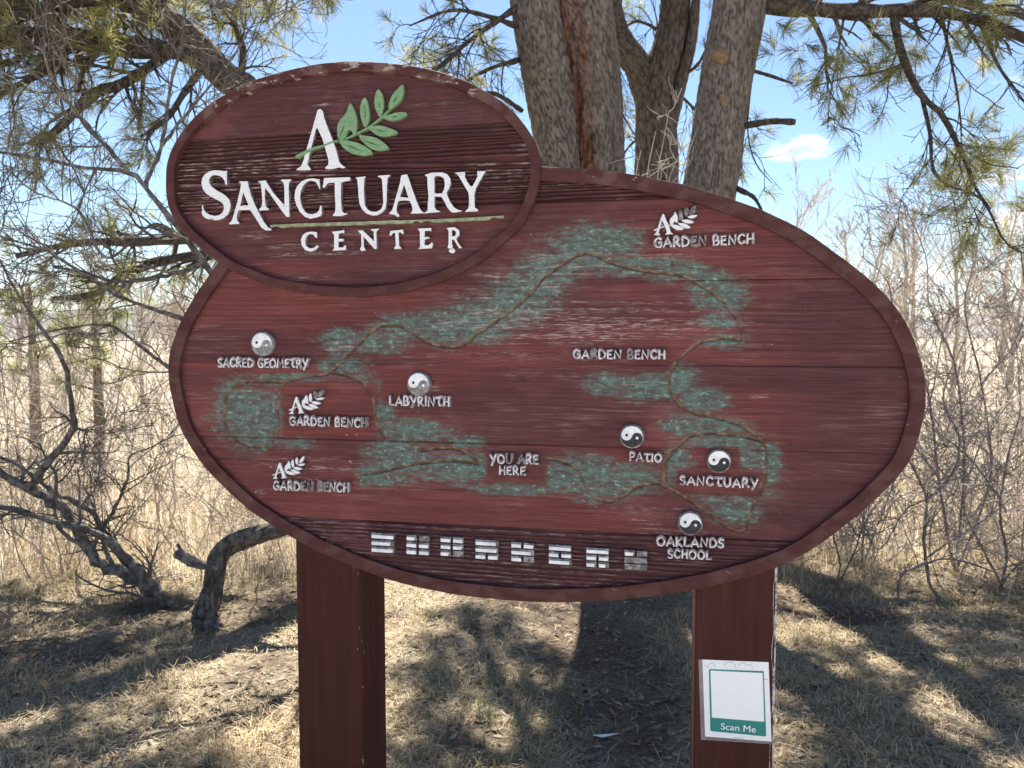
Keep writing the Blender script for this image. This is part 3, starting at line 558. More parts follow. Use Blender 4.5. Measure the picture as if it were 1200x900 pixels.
def place_name(text, xl, yl, xr, yr, h, lift=0.0, worn=()):
    adv = []; x = 0
    for ch in text:
        if ch == ' ': adv.append(x); x += 0.55; continue
        adv.append(x); x += FT[ch][0] + 0.24
    tot = x - 0.24; A0, B0 = np.array([xl, yl], float), np.array([xr, yr], float); ex = (B0 - A0) / tot; ey = np.array([0, -h])
    base, faces = [], []
    hm = S(xl, yl - h)[1] - S(xl, yl)[1]
    for i, ch in enumerate(text):
        if ch == ' ': continue
        fs = []
        jy = (lr.random() - 0.5) * 0.07
        for st in FT[ch][1]:
            pix = [A0 + ex * (adv[i] + p[0]) + ey * (p[1] + jy) for p in (smooth2(st) if ch in 'BCDGOPRSU' else st)]
            uz = np.array([S(p[0], p[1]) for p in pix])
            base.append(ribbon(uz + np.array([0.0004, 0.0016]), hm * 0.36)); fs.append(ribbon(uz, hm * 0.15))
        faces.append((i, fs))
    V, Q = ribbon_mesh(base, 0.0035, 0.022, 0.00006)
    pn = mk('place_name', V, Q, M['edge'], sign); pn['label'] = 'raised cast lettering reading ' + text
    for i, fs in faces:
        V, Q = ribbon_mesh(fs, 0.0016, 0.006, 0.00012); mk('letter', V, Q, M['greyface'] if i in worn else M['tarn'], pn)
place_name('GARDEN BENCH', 767, 290, 883, 285, 10.5, worn=(4, 5))
place_name('SACRED GEOMETRY', 255, 430, 360, 431, 9.5)
place_name('LABYRINTH', 456, 475, 526, 476, 10)
place_name('GARDEN BENCH', 339, 498, 429, 501, 9.5, worn=(11,))
place_name('GARDEN BENCH', 320, 574, 408, 577, 9.5, worn=(4, 5, 7, 8))
place_name('YOU ARE', 574, 543, 630, 544, 10, worn=(2, 4))
place_name('HERE', 585, 556, 615, 557, 9)
place_name('GARDEN BENCH', 672, 420, 779, 421, 9.5, worn=(2, 7))
place_name('PATIO', 738, 540, 775, 542, 9)
place_name('SANCTUARY', 797, 568, 888, 572, 9.5)
place_name('OAKLANDS', 770, 640, 848, 642, 9.5)
place_name('SCHOOL', 783, 654, 833, 656, 9)

# yin-yang discs
def disc(px, py, r_px, faded):
    c = S(px, py); r = S(px + r_px, py)[0] - c[0]
    ring = lambda k, n=40: np.stack([c[0] + k * np.cos(np.linspace(0, 2 * math.pi, n, endpoint=False)), c[1] + k * np.sin(np.linspace(0, 2 * math.pi, n, endpoint=False))], -1)
    n = 40; V = np.vstack([np.c_[ring(r * 1.12)[:, 0], np.full(n, 0.02), ring(r * 1.12)[:, 1]], np.c_[ring(r * 1.12)[:, 0], np.full(n, 0.002), ring(r * 1.12)[:, 1]], np.c_[ring(r * 1.0)[:, 0], np.full(n, -0.001), ring(r)[:, 1]], [[c[0], -0.001, c[1]]]])
    k = np.arange(n); k1 = (k + 1) % n
    Q = np.vstack([np.stack([k, k1, n + k1, n + k], -1), np.stack([n + k, n + k1, 2 * n + k1, 2 * n + k], -1)]); T = np.stack([2 * n + k, 2 * n + k1, np.full(n, 3 * n)], -1)
    d = mk('emblem_disc', V, [Q, T], M['plate'] if not faded else M['greyface'], sign); d['label'] = 'round raised yin-yang emblem disc'
    R = r * 0.97; rot = math.radians(-14)
    a = np.linspace(0, math.pi, 24); up = [(R * math.cos(t), R * math.sin(t)) for t in a]                       # right -> top -> left
    s1 = [(-R / 2 + R / 2 * math.cos(t), R / 2 * math.sin(t)) for t in np.linspace(math.pi, 2 * math.pi, 14)[1:]]  # left -> below -> centre
    s2 = [(R / 2 + R / 2 * math.cos(t), R / 2 * math.sin(t)) for t in np.linspace(math.pi, 0, 14)[1:-1]]           # centre -> above -> right
    light = np.array(up + s1 + s2); darkp = -light
    ro = np.array([[math.cos(rot), math.sin(rot)], [-math.sin(rot), math.cos(rot)]])
    for nm, pl, mt, dd in (('light_half', light, M['silver'], -0.0022), ('dark_half', darkp, M['greyface'] if faded else M['navy'], -0.0019)):
        V, Fs = poly_prism(pl @ ro + c, (), dd, 0.001); mk(nm, V, Fs, mt, d)
    for cx, mt in ((-R / 2, M['navy']), (R / 2, M['silver'])):
        q = np.array([(cx + R * 0.13 * math.cos(t), R * 0.13 * math.sin(t)) for t in np.linspace(0, 2 * math.pi, 13)[:-1]]) @ ro + c
        V, Fs = poly_prism(q, (), -0.0032, 0.0); mk('dot', V, Fs, mt, d)
disc(307, 403, 12, True); disc(490.5, 450, 12.3, True); disc(740.5, 511.5, 13, False); disc(842.5, 540.5, 13, False); disc(809, 613.5, 13.2, False)

# small letter-and-leaf emblems
def emblem(x0, y0, x1, y1, worn):
    bx0, by0, bx1, by1 = 45, 65, 1022, 820
    mp_ = lambda pts: SS([(x0 + (x - bx0) / (bx1 - bx0) * (x1 - x0), y0 + (y - by0) / (by1 - by0) * (y1 - y0)) for x, y in pts])
    Apts = LET[9][3]; VV, TT, QQ = [], [], []; b = 0
    grow = lambda q, e: q + (-inward(q, True)) * e
    for i, pts in enumerate([Apts] + LEAVES):
        q = mp_(pts); q = grow(catmull(q, 36, True) if i else q, 0.0018)
        V, Fs = poly_prism(q, (), 0.004 - 0.0002 * i, 0.022); VV.append(V); TT.append(Fs[0] + b); QQ.append(Fs[1] + b); b += len(V)
    e = mk('leaf_emblem', np.vstack(VV), [np.vstack(TT), np.vstack(QQ)], M['edge'], sign); e['label'] = 'small raised emblem of a letter and a leaf sprig'
    V, Fs = poly_prism(mp_(Apts), (), 0.0012, 0.008); mk('letter', V, Fs, M['white'], e)
    V, Fs = poly_prism(mp_(stem_low), (), 0.0006, 0.008); mk('leaf_stem', V, Fs, M['white'], e)
    for i, pts in enumerate(LEAVES):
        V, Fs = poly_prism(catmull(mp_(pts), 28, True), (), 0.0012 - 0.00015 * i, 0.008); mk('leaf', V, Fs, M['plate'] if i in worn else M['white'], e)
emblem(766, 241, 817, 275, (3, 5, 6)); emblem(338, 457, 379, 485, (5, 6)); emblem(319, 535, 357, 561, ())

# trigram blocks: one row of eight
PAT = [('S', 'S', 'S'), ('BR', 'B', 'B'), ('B', 'B', 'L'), ('S', 'S', 'B'), ('B', 'S', 'L'), ('S', 'B', 'S'), ('S', 'B', 'B'), ('L', 'X', 'X')]
for (cx, cy), pat in zip([(448, 637), (489, 639.5), (529, 641.5), (570, 645), (612, 648), (656, 651), (700, 654.5), (745, 657.5)], PAT):
    VV, QQ, TT = [], [], []; b = 0; bars = []
    sl = 0.067
    def quad(xa, xb, ya, yb): return SS([(cx + xa, cy + yb + xa * sl), (cx + xb, cy + yb + xb * sl), (cx + xb, cy + ya + xb * sl), (cx + xa, cy + ya + xa * sl)])
    for r, pt in enumerate(pat):
        y0 = -11.5 + 8 * r
        segs = [(-13.3, 13.3)] if pt in 'SX' else [(-13.3, -1.2), (1.2, 13.3)]
        for k, (xa, xb) in enumerate(segs):
            V, Fs = poly_prism(quad(xa, xb, y0, y0 + 6.6), (), 0.004, 0.02); VV.append(V); TT.append(Fs[0] + b); QQ.append(Fs[1] + b); b += len(V)
            if pt == 'X' or (pt in ('L', 'BR') and k == 1): continue
            q = quad(xa + 0.6, xb - 0.6 - (3.5 * lr.random() if lr.random() < 0.3 else 0), y0 + 2.1, y0 + 5.9)
            if lr.random() < 0.4: q[1, 0] -= 0.004
            bars.append(q)
    tb = mk('trigram_block', np.vstack(VV), [np.vstack(TT), np.vstack(QQ)], M['plate'], sign)
    for q in bars:
        V, Fs = poly_prism(q, (), 0.001, 0.01); mk('bar', V, Fs, M['silver'], tb)

# ------------------------------------------------------------------ notice sheet on the right post (the code square is left blank)
n0 = S(864, 820, DP); nb = O0 + U * n0[0] + NB_ * DP + np.array([0, 0, S(864, 868, DP)[1]])
notice = thing('printed_notice', 'white laminated notice with teal border and band, stuck to the right sign post', 'notice', nb, -YAW)
NOFF = np.array([n0[0], DP, nb[2]])
def nq(pts): return np.array([S(810 + x / 7.5, 760 + y / 7.5, DP) for x, y in pts])
def rounded(q4, r):
    out = []
    for i in range(4):
        p, a, b = q4[i], q4[i - 1], q4[(i + 1) % 4]; da, db = (a - p) / np.linalg.norm(a - p) * r, (b - p) / np.linalg.norm(b - p) * r
        for t in np.linspace(0, 1, 6): out.append((1 - t) ** 2 * (p + da) + 2 * t * (1 - t) * p + t * t * (p + db))
    return np.array(out)
def nsheet(name, q, d, th, mat):
    V, Fs = poly_prism(q, (), DP - d, DP - d + th); return mk(name, V - NOFF, Fs, mat, notice)
nsheet('laminate_margin', nq([(64, 95), (682, 117), (708, 838), (86, 800)]), 0.0010, 0.002, M['laminate'])
nsheet('paper', nq([(98, 95), (678, 118), (705, 815), (122, 770)]), 0.0016, 0.001, M['paper'])
nsheet('border', rounded(nq([(155, 178), (637, 196), (659, 770), (168, 722)]), 0.003), 0.0020, 0.0006, M['teal'])
nsheet('blank_panel', rounded(nq([(169, 190), (627, 212), (640, 640), (181, 602)]), 0.002), 0.0024, 0.0006, M['whiteprint'])
def thin_lines(name, lines, w, d, mat):
    rb = [ribbon(catmull(nq(l), 10 * len(l)) if len(l) > 2 else nq(l), w) for l in lines]
    V, Q = ribbon_mesh(rb, DP - d, DP - d + 0.0004, 0.00003); return mk(name, V - NOFF, Q, mat, notice)
thin_lines('cloud_outline', [[(112, 140), (140, 160), (165, 130), (190, 125), (215, 160)], [(290, 150), (310, 122), (340, 118), (375, 125), (392, 172)], [(415, 145), (440, 125), (470, 125), (485, 145), (520, 140), (540, 165)], [(640, 265), (670, 270)]], 0.0007, 0.0022, M['ink'])
thin_lines('fine_print', [[(378, 780), (462, 786)]], 0.0010, 0.0021, M['ink'])
fc = bpy.data.curves.new('caption', 'FONT'); fc.body = 'Scan Me'; fc.size = 1.0
to = bpy.data.objects.new('caption_tmp', fc); C.objects.link(to)
bpy.context.view_layer.update()
tm = bpy.data.meshes.new_from_object(to.evaluated_get(bpy.context.evaluated_depsgraph_get())); bpy.data.objects.remove(to)
co = np.array([v.co[:] for v in tm.vertices]); lo, hi = co.min(0), co.max(0)
a0, a1, a2 = nq([(260, 706), (567, 735), (262, 650)])
uv = a0 + ((co[:, 0] - lo[0]) / (hi[0] - lo[0]))[:, None] * (a1 - a0) + ((co[:, 1] - lo[1]) / (hi[1] - lo[1]))[:, None] * (a2 - a0)
for v, q in zip(tm.vertices, uv): v.co = (q[0] - NOFF[0], DP - 0.0027 - NOFF[1], q[1] - NOFF[2])
tm.name = 'caption'; obj('caption', tm, M['whiteprint'], notice)

# ------------------------------------------------------------------ branch engine
def resamp(pts, rad, n):
    q = catmull(np.asarray(pts, float), n * 3); s = np.r_[0, np.cumsum(np.linalg.norm(np.diff(q, axis=0), axis=1))]; t = np.linspace(0, s[-1], n)
    q = np.stack([np.interp(t, s, q[:, k]) for k in range(3)], -1)
    r = np.interp(np.linspace(0, 1, n), np.linspace(0, 1, len(rad)), rad); return q, r
def frames(Pn):
    T = np.gradient(Pn, axis=-2); T /= np.linalg.norm(T, axis=-1, keepdims=True) + 1e-9
    mt = T.mean(-2, keepdims=True); ref = np.where(np.abs(mt[..., 2:3]) > 0.75, np.array([0.9, 0.43, 0.05]), np.array([0.05, 0.1, 0.99]))
    A = np.cross(T, np.broadcast_to(ref, T.shape)); A /= np.linalg.norm(A, axis=-1, keepdims=True) + 1e-9
    return T, A, np.cross(A, T)
def tubes(Pn, R, k=4):
    Mn, N_, _ = Pn.shape; T, A, B = frames(Pn); a = np.linspace(0, 2 * math.pi, k, endpoint=False)
    V = Pn[:, :, None] + R[:, :, None, None] * (np.cos(a)[None, None, :, None] * A[:, :, None] + np.sin(a)[None, None, :, None] * B[:, :, None])
    i = np.arange(Mn * N_ * k).reshape(Mn, N_, k); j = np.roll(i, -1, 2)
    Q = np.stack([i[:, :-1], j[:, :-1], j[:, 1:], i[:, 1:]], -1).reshape(-1, 4)
    return V.reshape(-1, 3), Q
def grow(st, dr, ln, n, wob, up, rg):
    Mn = len(st); Pn = np.zeros((Mn, n, 3)); Pn[:, 0] = st; d = dr / (np.linalg.norm(dr, axis=1, keepdims=True) + 1e-9); step = (ln / (n - 1))[:, None]
    for i in range(1, n):
        d = d + rg.normal(0, wob, (Mn, 3)) + np.array([0, 0, up]); d /= np.linalg.norm(d, axis=1, keepdims=True); Pn[:, i] = Pn[:, i - 1] + d * step
    return Pn
def kids(Pn, R, c, t0, t1, ang, ratio, n, wob, up, rg, rr=0.6, tip=0.3, absl=None, bias=None, rmin=0.0008):
    Mn, N_, _ = Pn.shape; T, A, B = frames(Pn)
    pi = np.repeat(np.arange(Mn), c); t = rg.uniform(t0, t1, Mn * c) * (N_ - 1); i0 = np.minimum(t.astype(int), N_ - 2); f = (t - i0)[:, None]
    st = Pn[pi, i0] * (1 - f) + Pn[pi, i0 + 1] * f; r0 = R[pi, i0] * (1 - f[:, 0]) + R[pi, i0 + 1] * f[:, 0]
    ph = rg.uniform(0, 2 * math.pi, Mn * c)[:, None]; an = np.radians(rg.uniform(ang[0], ang[1], Mn * c))[:, None]
    d = np.cos(an) * T[pi, i0] + np.sin(an) * (np.cos(ph) * A[pi, i0] + np.sin(ph) * B[pi, i0])
    if bias is not None: d = d + np.asarray(bias)
    pl = np.linalg.norm(np.diff(Pn, axis=1), axis=2).sum(1)
    ln = (pl[pi] * ratio if absl is None else absl) * rg.uniform(0.45, 1.2, Mn * c) * (1.1 - 0.5 * t / (N_ - 1))
    Q = grow(st, d, ln, n, wob, up, rg); Rr = np.maximum(r0 * rr, rmin * 1.3)[:, None] * np.linspace(1, tip, n)[None]; return Q, np.maximum(Rr, rmin)
def join(parts):
    V = []; Q = []; b = 0
    for v, q in parts: V.append(v); Q.append(q + b); b += len(v)
    return np.vstack(V), np.vstack(Q)
def tuft_mesh(pos, dr, per, ln, spread, w, rg):
    Mn = len(pos); n = Mn * per; p = np.repeat(pos, per, 0); d = np.repeat(dr / (np.linalg.norm(dr, axis=1, keepdims=True) + 1e-9), per, 0)
    p = p - d * rg.uniform(0, 0.09, (n, 1)); d = d * rg.uniform(0.4, 1.1, (n, 1)) + rg.normal(0, spread, (n, 3)); d /= np.linalg.norm(d, axis=1, keepdims=True)
    L_ = (ln * rg.uniform(0.7, 1.15, n))[:, None]; s = np.cross(d, rg.normal(0, 1, (n, 3))); s /= np.linalg.norm(s, axis=1, keepdims=True)
    mid = p + d * L_ * 0.55 + np.array([0, 0, -0.006]); tip = p + d * L_ + np.array([0, 0, -0.02])
    V = np.stack([p + s * w * 0.7, p - s * w * 0.7, mid + s * w, mid - s * w, tip], 1).reshape(-1, 3); b = np.arange(n)[:, None] * 5
    hue = np.repeat(np.clip(np.repeat(rg.random(Mn), per) * 0.5 + rg.random(n) * 0.5, 0, 1), 5)
    return V, [b + np.array([[0, 1, 3, 2]]), b + np.array([[2, 3, 4]])], hue
def bark_trunk(pts, rad, sides, rows, amp, cellsz=(0.05, 0.13), seed=0, redf=None):
    q, r = resamp(pts, rad, rows); T, A, B = frames(q[None]); A, B = A[0], B[0]; a = np.linspace(0, 2 * math.pi, sides, endpoint=False)
    s = np.r_[0, np.cumsum(np.linalg.norm(np.diff(q, axis=0), axis=1))]
    AA, SSx = np.meshgrid(a, s); RR = np.repeat(r[:, None], sides, 1)
    x = AA * r.mean() / cellsz[0] + 0.9 * (fbm(SSx * 5, AA * 2, seed + 3, 3) - 0.5) * 2; y = SSx / cellsz[1] + 0.5 * n2(AA * 4, SSx * 4, seed + 4)
    e, cv = worley(x, y, seed); e2, _ = worley(x * 2.1, y * 2.0, seed + 50); lump = fbm(AA * 1.5 + 3, SSx * 1.2, seed + 7, 3)
    crack = np.maximum(1 - sstep(0.03, 0.22, e), 0.5 * (1 - sstep(0.03, 0.2, e2)))
    D = RR * (1 + 0.14 * (lump - 0.5)) + amp * (sstep(0.0, 0.28, e) * (0.5 + 0.5 * cv) + 0.3 * sstep(0, 0.2, e2) - 0.5)
    N_ = np.cos(AA)[..., None] * A[:, None] + np.sin(AA)[..., None] * B[:, None]
    V = q[:, None] + N_ * D[..., None]; i = np.arange(rows * sides).reshape(rows, sides); j = np.roll(i, -1, 1)
    Q = np.stack([i[:-1], j[:-1], j[1:], i[1:]], -1).reshape(-1, 4)
    red = np.zeros(AA.shape) if redf is None else redf(N_, q[:, None] + 0 * N_, AA, SSx)
    return V.reshape(-1, 3), Q, dict(crack=crack.ravel(), red=np.clip(red, 0, 1).ravel())

# ------------------------------------------------------------------ pines
def pxline(pts, dep):                       # limbs: pixel polyline, depth per point interpolated
    dd = np.interp(np.linspace(0, 1, len(pts)), np.linspace(0, 1, len(dep)), dep); return np.array([P(x, y, d) for (x, y), d in zip(pts, dd)])
def pine_limbs(root, base, limbs, rg, sub=9, subl=0.55, twigs=7, twl=0.3, needles=46, droop=-0.02, nlen=0.13, spread=0.55, dens=1.0, nmat='needle', nw=0.0016):
    """limbs: list of (pts, radii). Each limb is its own part; side shoots and needles join into two parts."""
    sh = []; tp = []; td = []
    for pts, rad in limbs:
        q, r = resamp(pts, rad, 16); V, Q = tubes(q[None], r[None] * (1 + 0.16 * rg.normal(0, 1, (1, 16)).clip(-1, 1)), 8)
        mk('limb', V, Q, M['limb'], root, None, True, base)
        ln = np.linalg.norm(np.diff(q, axis=0), axis=1).sum(); c = max(2, int(sub * ln))
        k1, r1 = kids(q[None], r[None], c, 0.12, 1.0, (25, 75), 0, 9, 0.16, droop, rg, 0.42, 0.35, subl, rmin=0.003)
        sh.append(tubes(k1, r1, 4))
        k2, r2 = kids(k1, r1, twigs, 0.2, 1.0, (20, 60), 0, 6, 0.14, 0.02, rg, 0.6, 0.5, twl, rmin=0.0022)
        sh.append(tubes(k2, r2, 3))
        for k in (k1, k2):
            sel = rg.random(len(k)) < dens; tp.append(k[sel, -1]); td.append(k[sel, -1] - k[sel, -3])
    V, Q = join(sh); mk('side_shoots', V, Q, M['limb'], root, None, False, base)['kind'] = 'stuff'
    pos, dr = np.vstack(tp), np.vstack(td); dr /= np.linalg.norm(dr, axis=1, keepdims=True) + 1e-9; dr[:, 2] += 0.25
    V, Fs, hue = tuft_mesh(pos, dr, needles, nlen, spread, nw, rg)
    mk('needles', V, Fs, M[nmat], root, {'hue': hue}, False, base)['kind'] = 'stuff'
    return len(pos)
def trunk_part(root, base, pts, rad, sides, rows, amp, mat, seed, redf=None, cellsz=(0.05, 0.13)):
    V, Q, at = bark_trunk(pts, rad, sides, rows, amp, cellsz, seed, redf); return mk('trunk', V, Q, M[mat], root, at, True, base)

# twin-stemmed pine
D1 = 5.7
b1 = P(697, 655, D1); b1[2] = -0.02
t1 = thing('pine_tree', 'thick pine with two fused grey stems and a rusty red strip between them', 'tree', b1, 0, 'pines clumped behind the sign')
w = lambda px, d: px / F * d
top = lambda x0, y0, x1, y1, d, zt: P(x0 + (x1 - x0) * 1.0, y1, d)
trunk_part(t1, b1, [P(706, 668, D1), P(690, 420, D1), P(665, 195, D1), P(646, 90, D1), P(630, 0, D1), P(606, -160, D1), P(570, -420, D1)], [w(40, D1), w(31, D1), w(29, D1), w(31, D1), w(31, D1), w(28, D1), w(16, D1)], 120, 330, 0.017, 'bark_grey', 1, cellsz=(0.020, 0.11))
redf = lambda N_, Pp, AA, Sx: sstep(0.10, -0.45, N_[..., 0]) * sstep(0.45, -0.2, N_[..., 1]) * (0.45 + 0.55 * sstep(0.35, 0.55, fbm(Sx * 3, AA * 3, 91, 3)))
trunk_part(t1, b1, [P(735, 660, D1 - .08), P(720, 420, D1 - .08), P(703, 195, D1 - .08), P(696, 90, D1 - .08), P(684, 0, D1 - .08), P(672, -160, D1 - .05), P(668, -420, D1)], [w(32, D1), w(26, D1), w(25, D1), w(29, D1), w(31, D1), w(26, D1), w(15, D1)], 110, 330, 0.016, 'bark_grey', 2, redf, cellsz=(0.020, 0.11))
rg1 = np.random.default_rng(21)
lim = [(pxline([(607, 8), (560, 40), (515, 78), (470, 112)], [5.6, 5.0]), [0.022, 0.008]), (pxline([(603, 30), (575, 20), (530, 12), (480, 30)], [5.6, 5.2]), [0.02, 0.006]),
       (pxline([(612, 130), (580, 110), (552, 112), (530, 130)], [5.6, 5.9]), [0.02, 0.008]), (pxline([(608, 70), (575, 80), (548, 95), (520, 120)], [5.6, 6.1]), [0.018, 0.007]),
       (pxline([(600, -60), (520, -80), (440, -70), (370, -40)], [5.7, 5.3]), [0.04, 0.012]), (pxline([(590, -200), (660, -260), (760, -250), (860, -200)], [5.7, 5.2]), [0.04, 0.012]),
       (pxline([(600, -250), (500, -300), (400, -300), (320, -260)], [5.7, 6.2]), [0.04, 0.012])]
pine_limbs(t1, b1, lim, rg1, sub=15, subl=0.45, twigs=6, twl=0.24, needles=44, dens=0.30)

# dark forked pine behind
D2 = 8.4
b2 = P(772, 622, D2); b2[2] = -0.02
t2 = thing('pine_tree', 'dark slender pine forking in two between the thicker pine trunks', 'tree', b2, 0, 'pines clumped behind the sign')
trunk_part(t2, b2, [P(772, 626, D2), P(768, 400, D2), P(770, 190, D2), P(768, 110, D2), P(785, 50, D2), P(792, 0, D2), P(800, -200, D2), P(800, -420, D2)], [w(27, D2), w(24, D2), w(21, D2), w(24, D2), w(17, D2), w(15, D2), w(12, D2), w(6, D2)], 72, 260, 0.02, 'bark_dark', 3)
V, Q, at = bark_trunk([P(768, 140, D2), P(748, 80, D2), P(728, 50, D2), P(716, 15, D2), P(715, -60, D2 - .1), P(700, -250, D2)], [w(16, D2), w(15, D2), w(13, D2), w(12, D2), w(11, D2), w(5, D2)], 48, 140, 0.018, (0.05, 0.13), 4)
mk('limb', V, Q, M['bark_dark'], t2, at, True, b2)
V, Q, at = bark_trunk([P(775, 190, D2), P(790, 130, D2 - .1), P(800, 90, D2 - .1), P(812, 40, D2 - .1), P(818, -40, D2 - .2)], [w(9, D2), w(7, D2), w(6, D2), w(5, D2), w(4, D2)], 24, 90, 0.01, (0.05, 0.13), 5)
mk('limb', V, Q, M['bark_dark'], t2, at, True, b2)
pxback = lambda p, d: pxline(p, [v + 1.2 for v in d])
rg2 = np.random.default_rng(22)
lim = [(pxback([(800, 90), (818, 75), (832, 50), (850, 20)], [7.1, 6.8]), [0.02, 0.008]), (pxback([(735, 60), (720, 95), (728, 130), (745, 160)], [7.2, 7.6]), [0.02, 0.008]), (pxback([(790, 60), (770, 35), (745, 25), (725, 40)], [7.3, 8.0]), [0.03, 0.01]),
       (pxback([(775, 160), (745, 165), (728, 185), (720, 200)], [7.2, 7.8]), [0.02, 0.006]), (pxback([(795, 110), (815, 130), (828, 160), (835, 190)], [7.2, 7.6]), [0.018, 0.006]),
       (pxback([(800, -100), (860, -140), (940, -130), (1010, -90)], [7.2, 7.8]), [0.04, 0.012]), (pxback([(715, -100), (650, -120), (600, -90), (560, -50)], [7.2, 8.0]), [0.035, 0.01])]
pine_limbs(t2, b2, lim, rg2, sub=14, subl=0.6, twigs=6, twl=0.30, needles=42, dens=0.30)

# right pine with cut knots
D3 = 5.2
b3 = P(752, 675, D3); b3[2] = -0.02
t3 = thing('pine_tree', 'leaning pine with two tan cut knots and a long overhanging limb', 'tree', b3, 0, 'pines clumped behind the sign')
trunk_part(t3, b3, [P(748, 678, D3), P(790, 430, D3), P(832, 215, D3), P(848, 110, D3), P(868, 0, D3), P(900, -180, D3), P(935, -430, D3)], [w(40, D3), w(33, D3), w(31, D3), w(29, D3), w(30, D3), w(25, D3), w(13, D3)], 110, 330, 0.013, 'bark_grey', 6, cellsz=(0.018, 0.10))
def knot(px, py, r, d):
    c = P(px, py, D3 - d) ; n = 14; VV = []
    for k, (rr_, dd) in enumerate(((r * 1.45, 0.05), (r * 1.2, 0.0), (r, -0.02), (r * 0.6, -0.026), (0.0, -0.028))):
        a = np.linspace(0, 2 * math.pi, n, endpoint=False); VV.append(np.stack([c[0] + rr_ * np.cos(a) * (1 + .08 * np.sin(3 * a)), np.full(n, c[1] + dd), c[2] + rr_ * 1.1 * np.sin(a) - 0.02 * k * r / 0.05], -1))
    i = np.arange(5 * n).reshape(5, n); j = np.roll(i, -1, 1); Q = np.stack([i[:-1], j[:-1], j[1:], i[1:]], -1).reshape(-1, 4)
    mk('cut_knot', np.vstack(VV), Q, M['scar'], t3, None, True, b3)['label'] = 'tan round scar of a sawn-off branch'
knot(846, 62, 0.040, 0.168); knot(849, 116, 0.028, 0.168)
rg3 = np.random.default_rng(23)
lim = [(pxline([(870, 2), (930, 8), (1000, 14), (1080, 12), (1140, 22), (1215, 50)], [5.2, 4.9]), [0.062, 0.055, 0.05, 0.045, 0.038, 0.03]),
       (pxline([(1047, 15), (1053, 50), (1063, 80), (1080, 113), (1103, 133), (1127, 180), (1143, 220), (1160, 245)], [5.05, 4.6]), [0.026, 0.022, 0.014, 0.008]),
       (pxline([(1080, 113), (1090, 157), (1093, 197), (1110, 217), (1150, 233), (1177, 283), (1200, 297)], [4.9, 4.5]), [0.012, 0.010, 0.008, 0.004]),
       (pxline([(1060, 12), (1110, 0), (1160, 10), (1210, 20)], [5.0, 5.6]), [0.035, 0.02]), (pxline([(1103, 18), (1117, 83), (1125, 133), (1127, 175)], [5.0, 5.1]), [0.012, 0.004]),
       (pxline([(1150, 30), (1170, 77), (1190, 105), (1215, 140)], [4.95, 4.8]), [0.014, 0.006]), (pxline([(990, 14), (978, 83), (972, 120), (970, 152)], [5.1, 5.2]), [0.009, 0.003])]
# bare stubs on the trunk, and the leafy limbs with needles
def bare(root, base, limbs, rg, name='stub', mat='limb', twig=True):
    for pts, rad in limbs:
        q, r = resamp(pts, rad, 14); V, Q = tubes(q[None], r[None] * (1 + 0.12 * rg.normal(0, 1, (1, 14)).clip(-1, 1)), 7); mk(name, V, Q, M[mat], root, None, True, base)
bare(t3, b3, [(pxline([(872, 80), (900, 88), (915, 93), (929, 98)], [5.2, 5.1]), [0.014, 0.008]), (pxline([(862, 150), (880, 146), (905, 142), (932, 143)], [5.2, 5.0]), [0.026, 0.02]),
              (pxline([(850, 212), (866, 222), (883, 231), (893, 247)], [5.2, 5.0]), [0.024, 0.016, 0.008])], rg3)
pine_limbs(t3, b3, lim, rg3, sub=11, subl=0.50, twigs=4, twl=0.26, needles=46, droop=-0.06, dens=0.2, spread=0.6)
rg3b = np.random.default_rng(24)
def extra_tufts(root, base, spots, depth, rg, per=90, n_each=7, rad=0.11, mat='needle', nlen=0.13):
    pos, dr = [], []
    for (x, y) in spots:
        c = P(x, y, depth + rg.uniform(-0.15, 0.15)); m = rg.normal(0, rad, (n_each, 3)) * np.array([1.2, 1, 0.7]); pos.append(c + m); dr.append(rg.normal(0, 0.5, (n_each, 3)) + np.array([0, -0.2, 0.35]))
    V, Fs, hue = tuft_mesh(np.vstack(pos), np.vstack(dr), per, nlen, 0.5, 0.0016, rg); mk('needles', V, Fs, M[mat], root, {'hue': hue}, False, base)['kind'] = 'stuff'
extra_tufts(t3, b3, [(932, 35), (955, 72), (972, 80), (990, 82), (1017, 92), (1043, 78), (1075, 70), (1090, 82), (1127, 28), (1155, 45), (1160, 170), (1178, 150), (1140, 200), (1122, 208), (1150, 215), (1185, 248), (1195, 268), (1190, 160), (1010, 60), (1060, 50)], 4.95, rg3b, 60, 5)
pine_limbs(t3, b3, [(pxline([(880, 100), (876, 150), (885, 190), (905, 215)], [5.25, 5.4]), [0.008, 0.003]), (pxline([(905, -120), (980, -170), (1080, -160), (1190, -100)], [5.2, 5.0]), [0.045, 0.012]), (pxline([(915, -200), (860, -260), (780, -270), (700, -230)], [5.2, 4.9]), [0.045, 0.012])], rg3b, sub=6, subl=0.5, twigs=4, twl=0.25, dens=0.5)

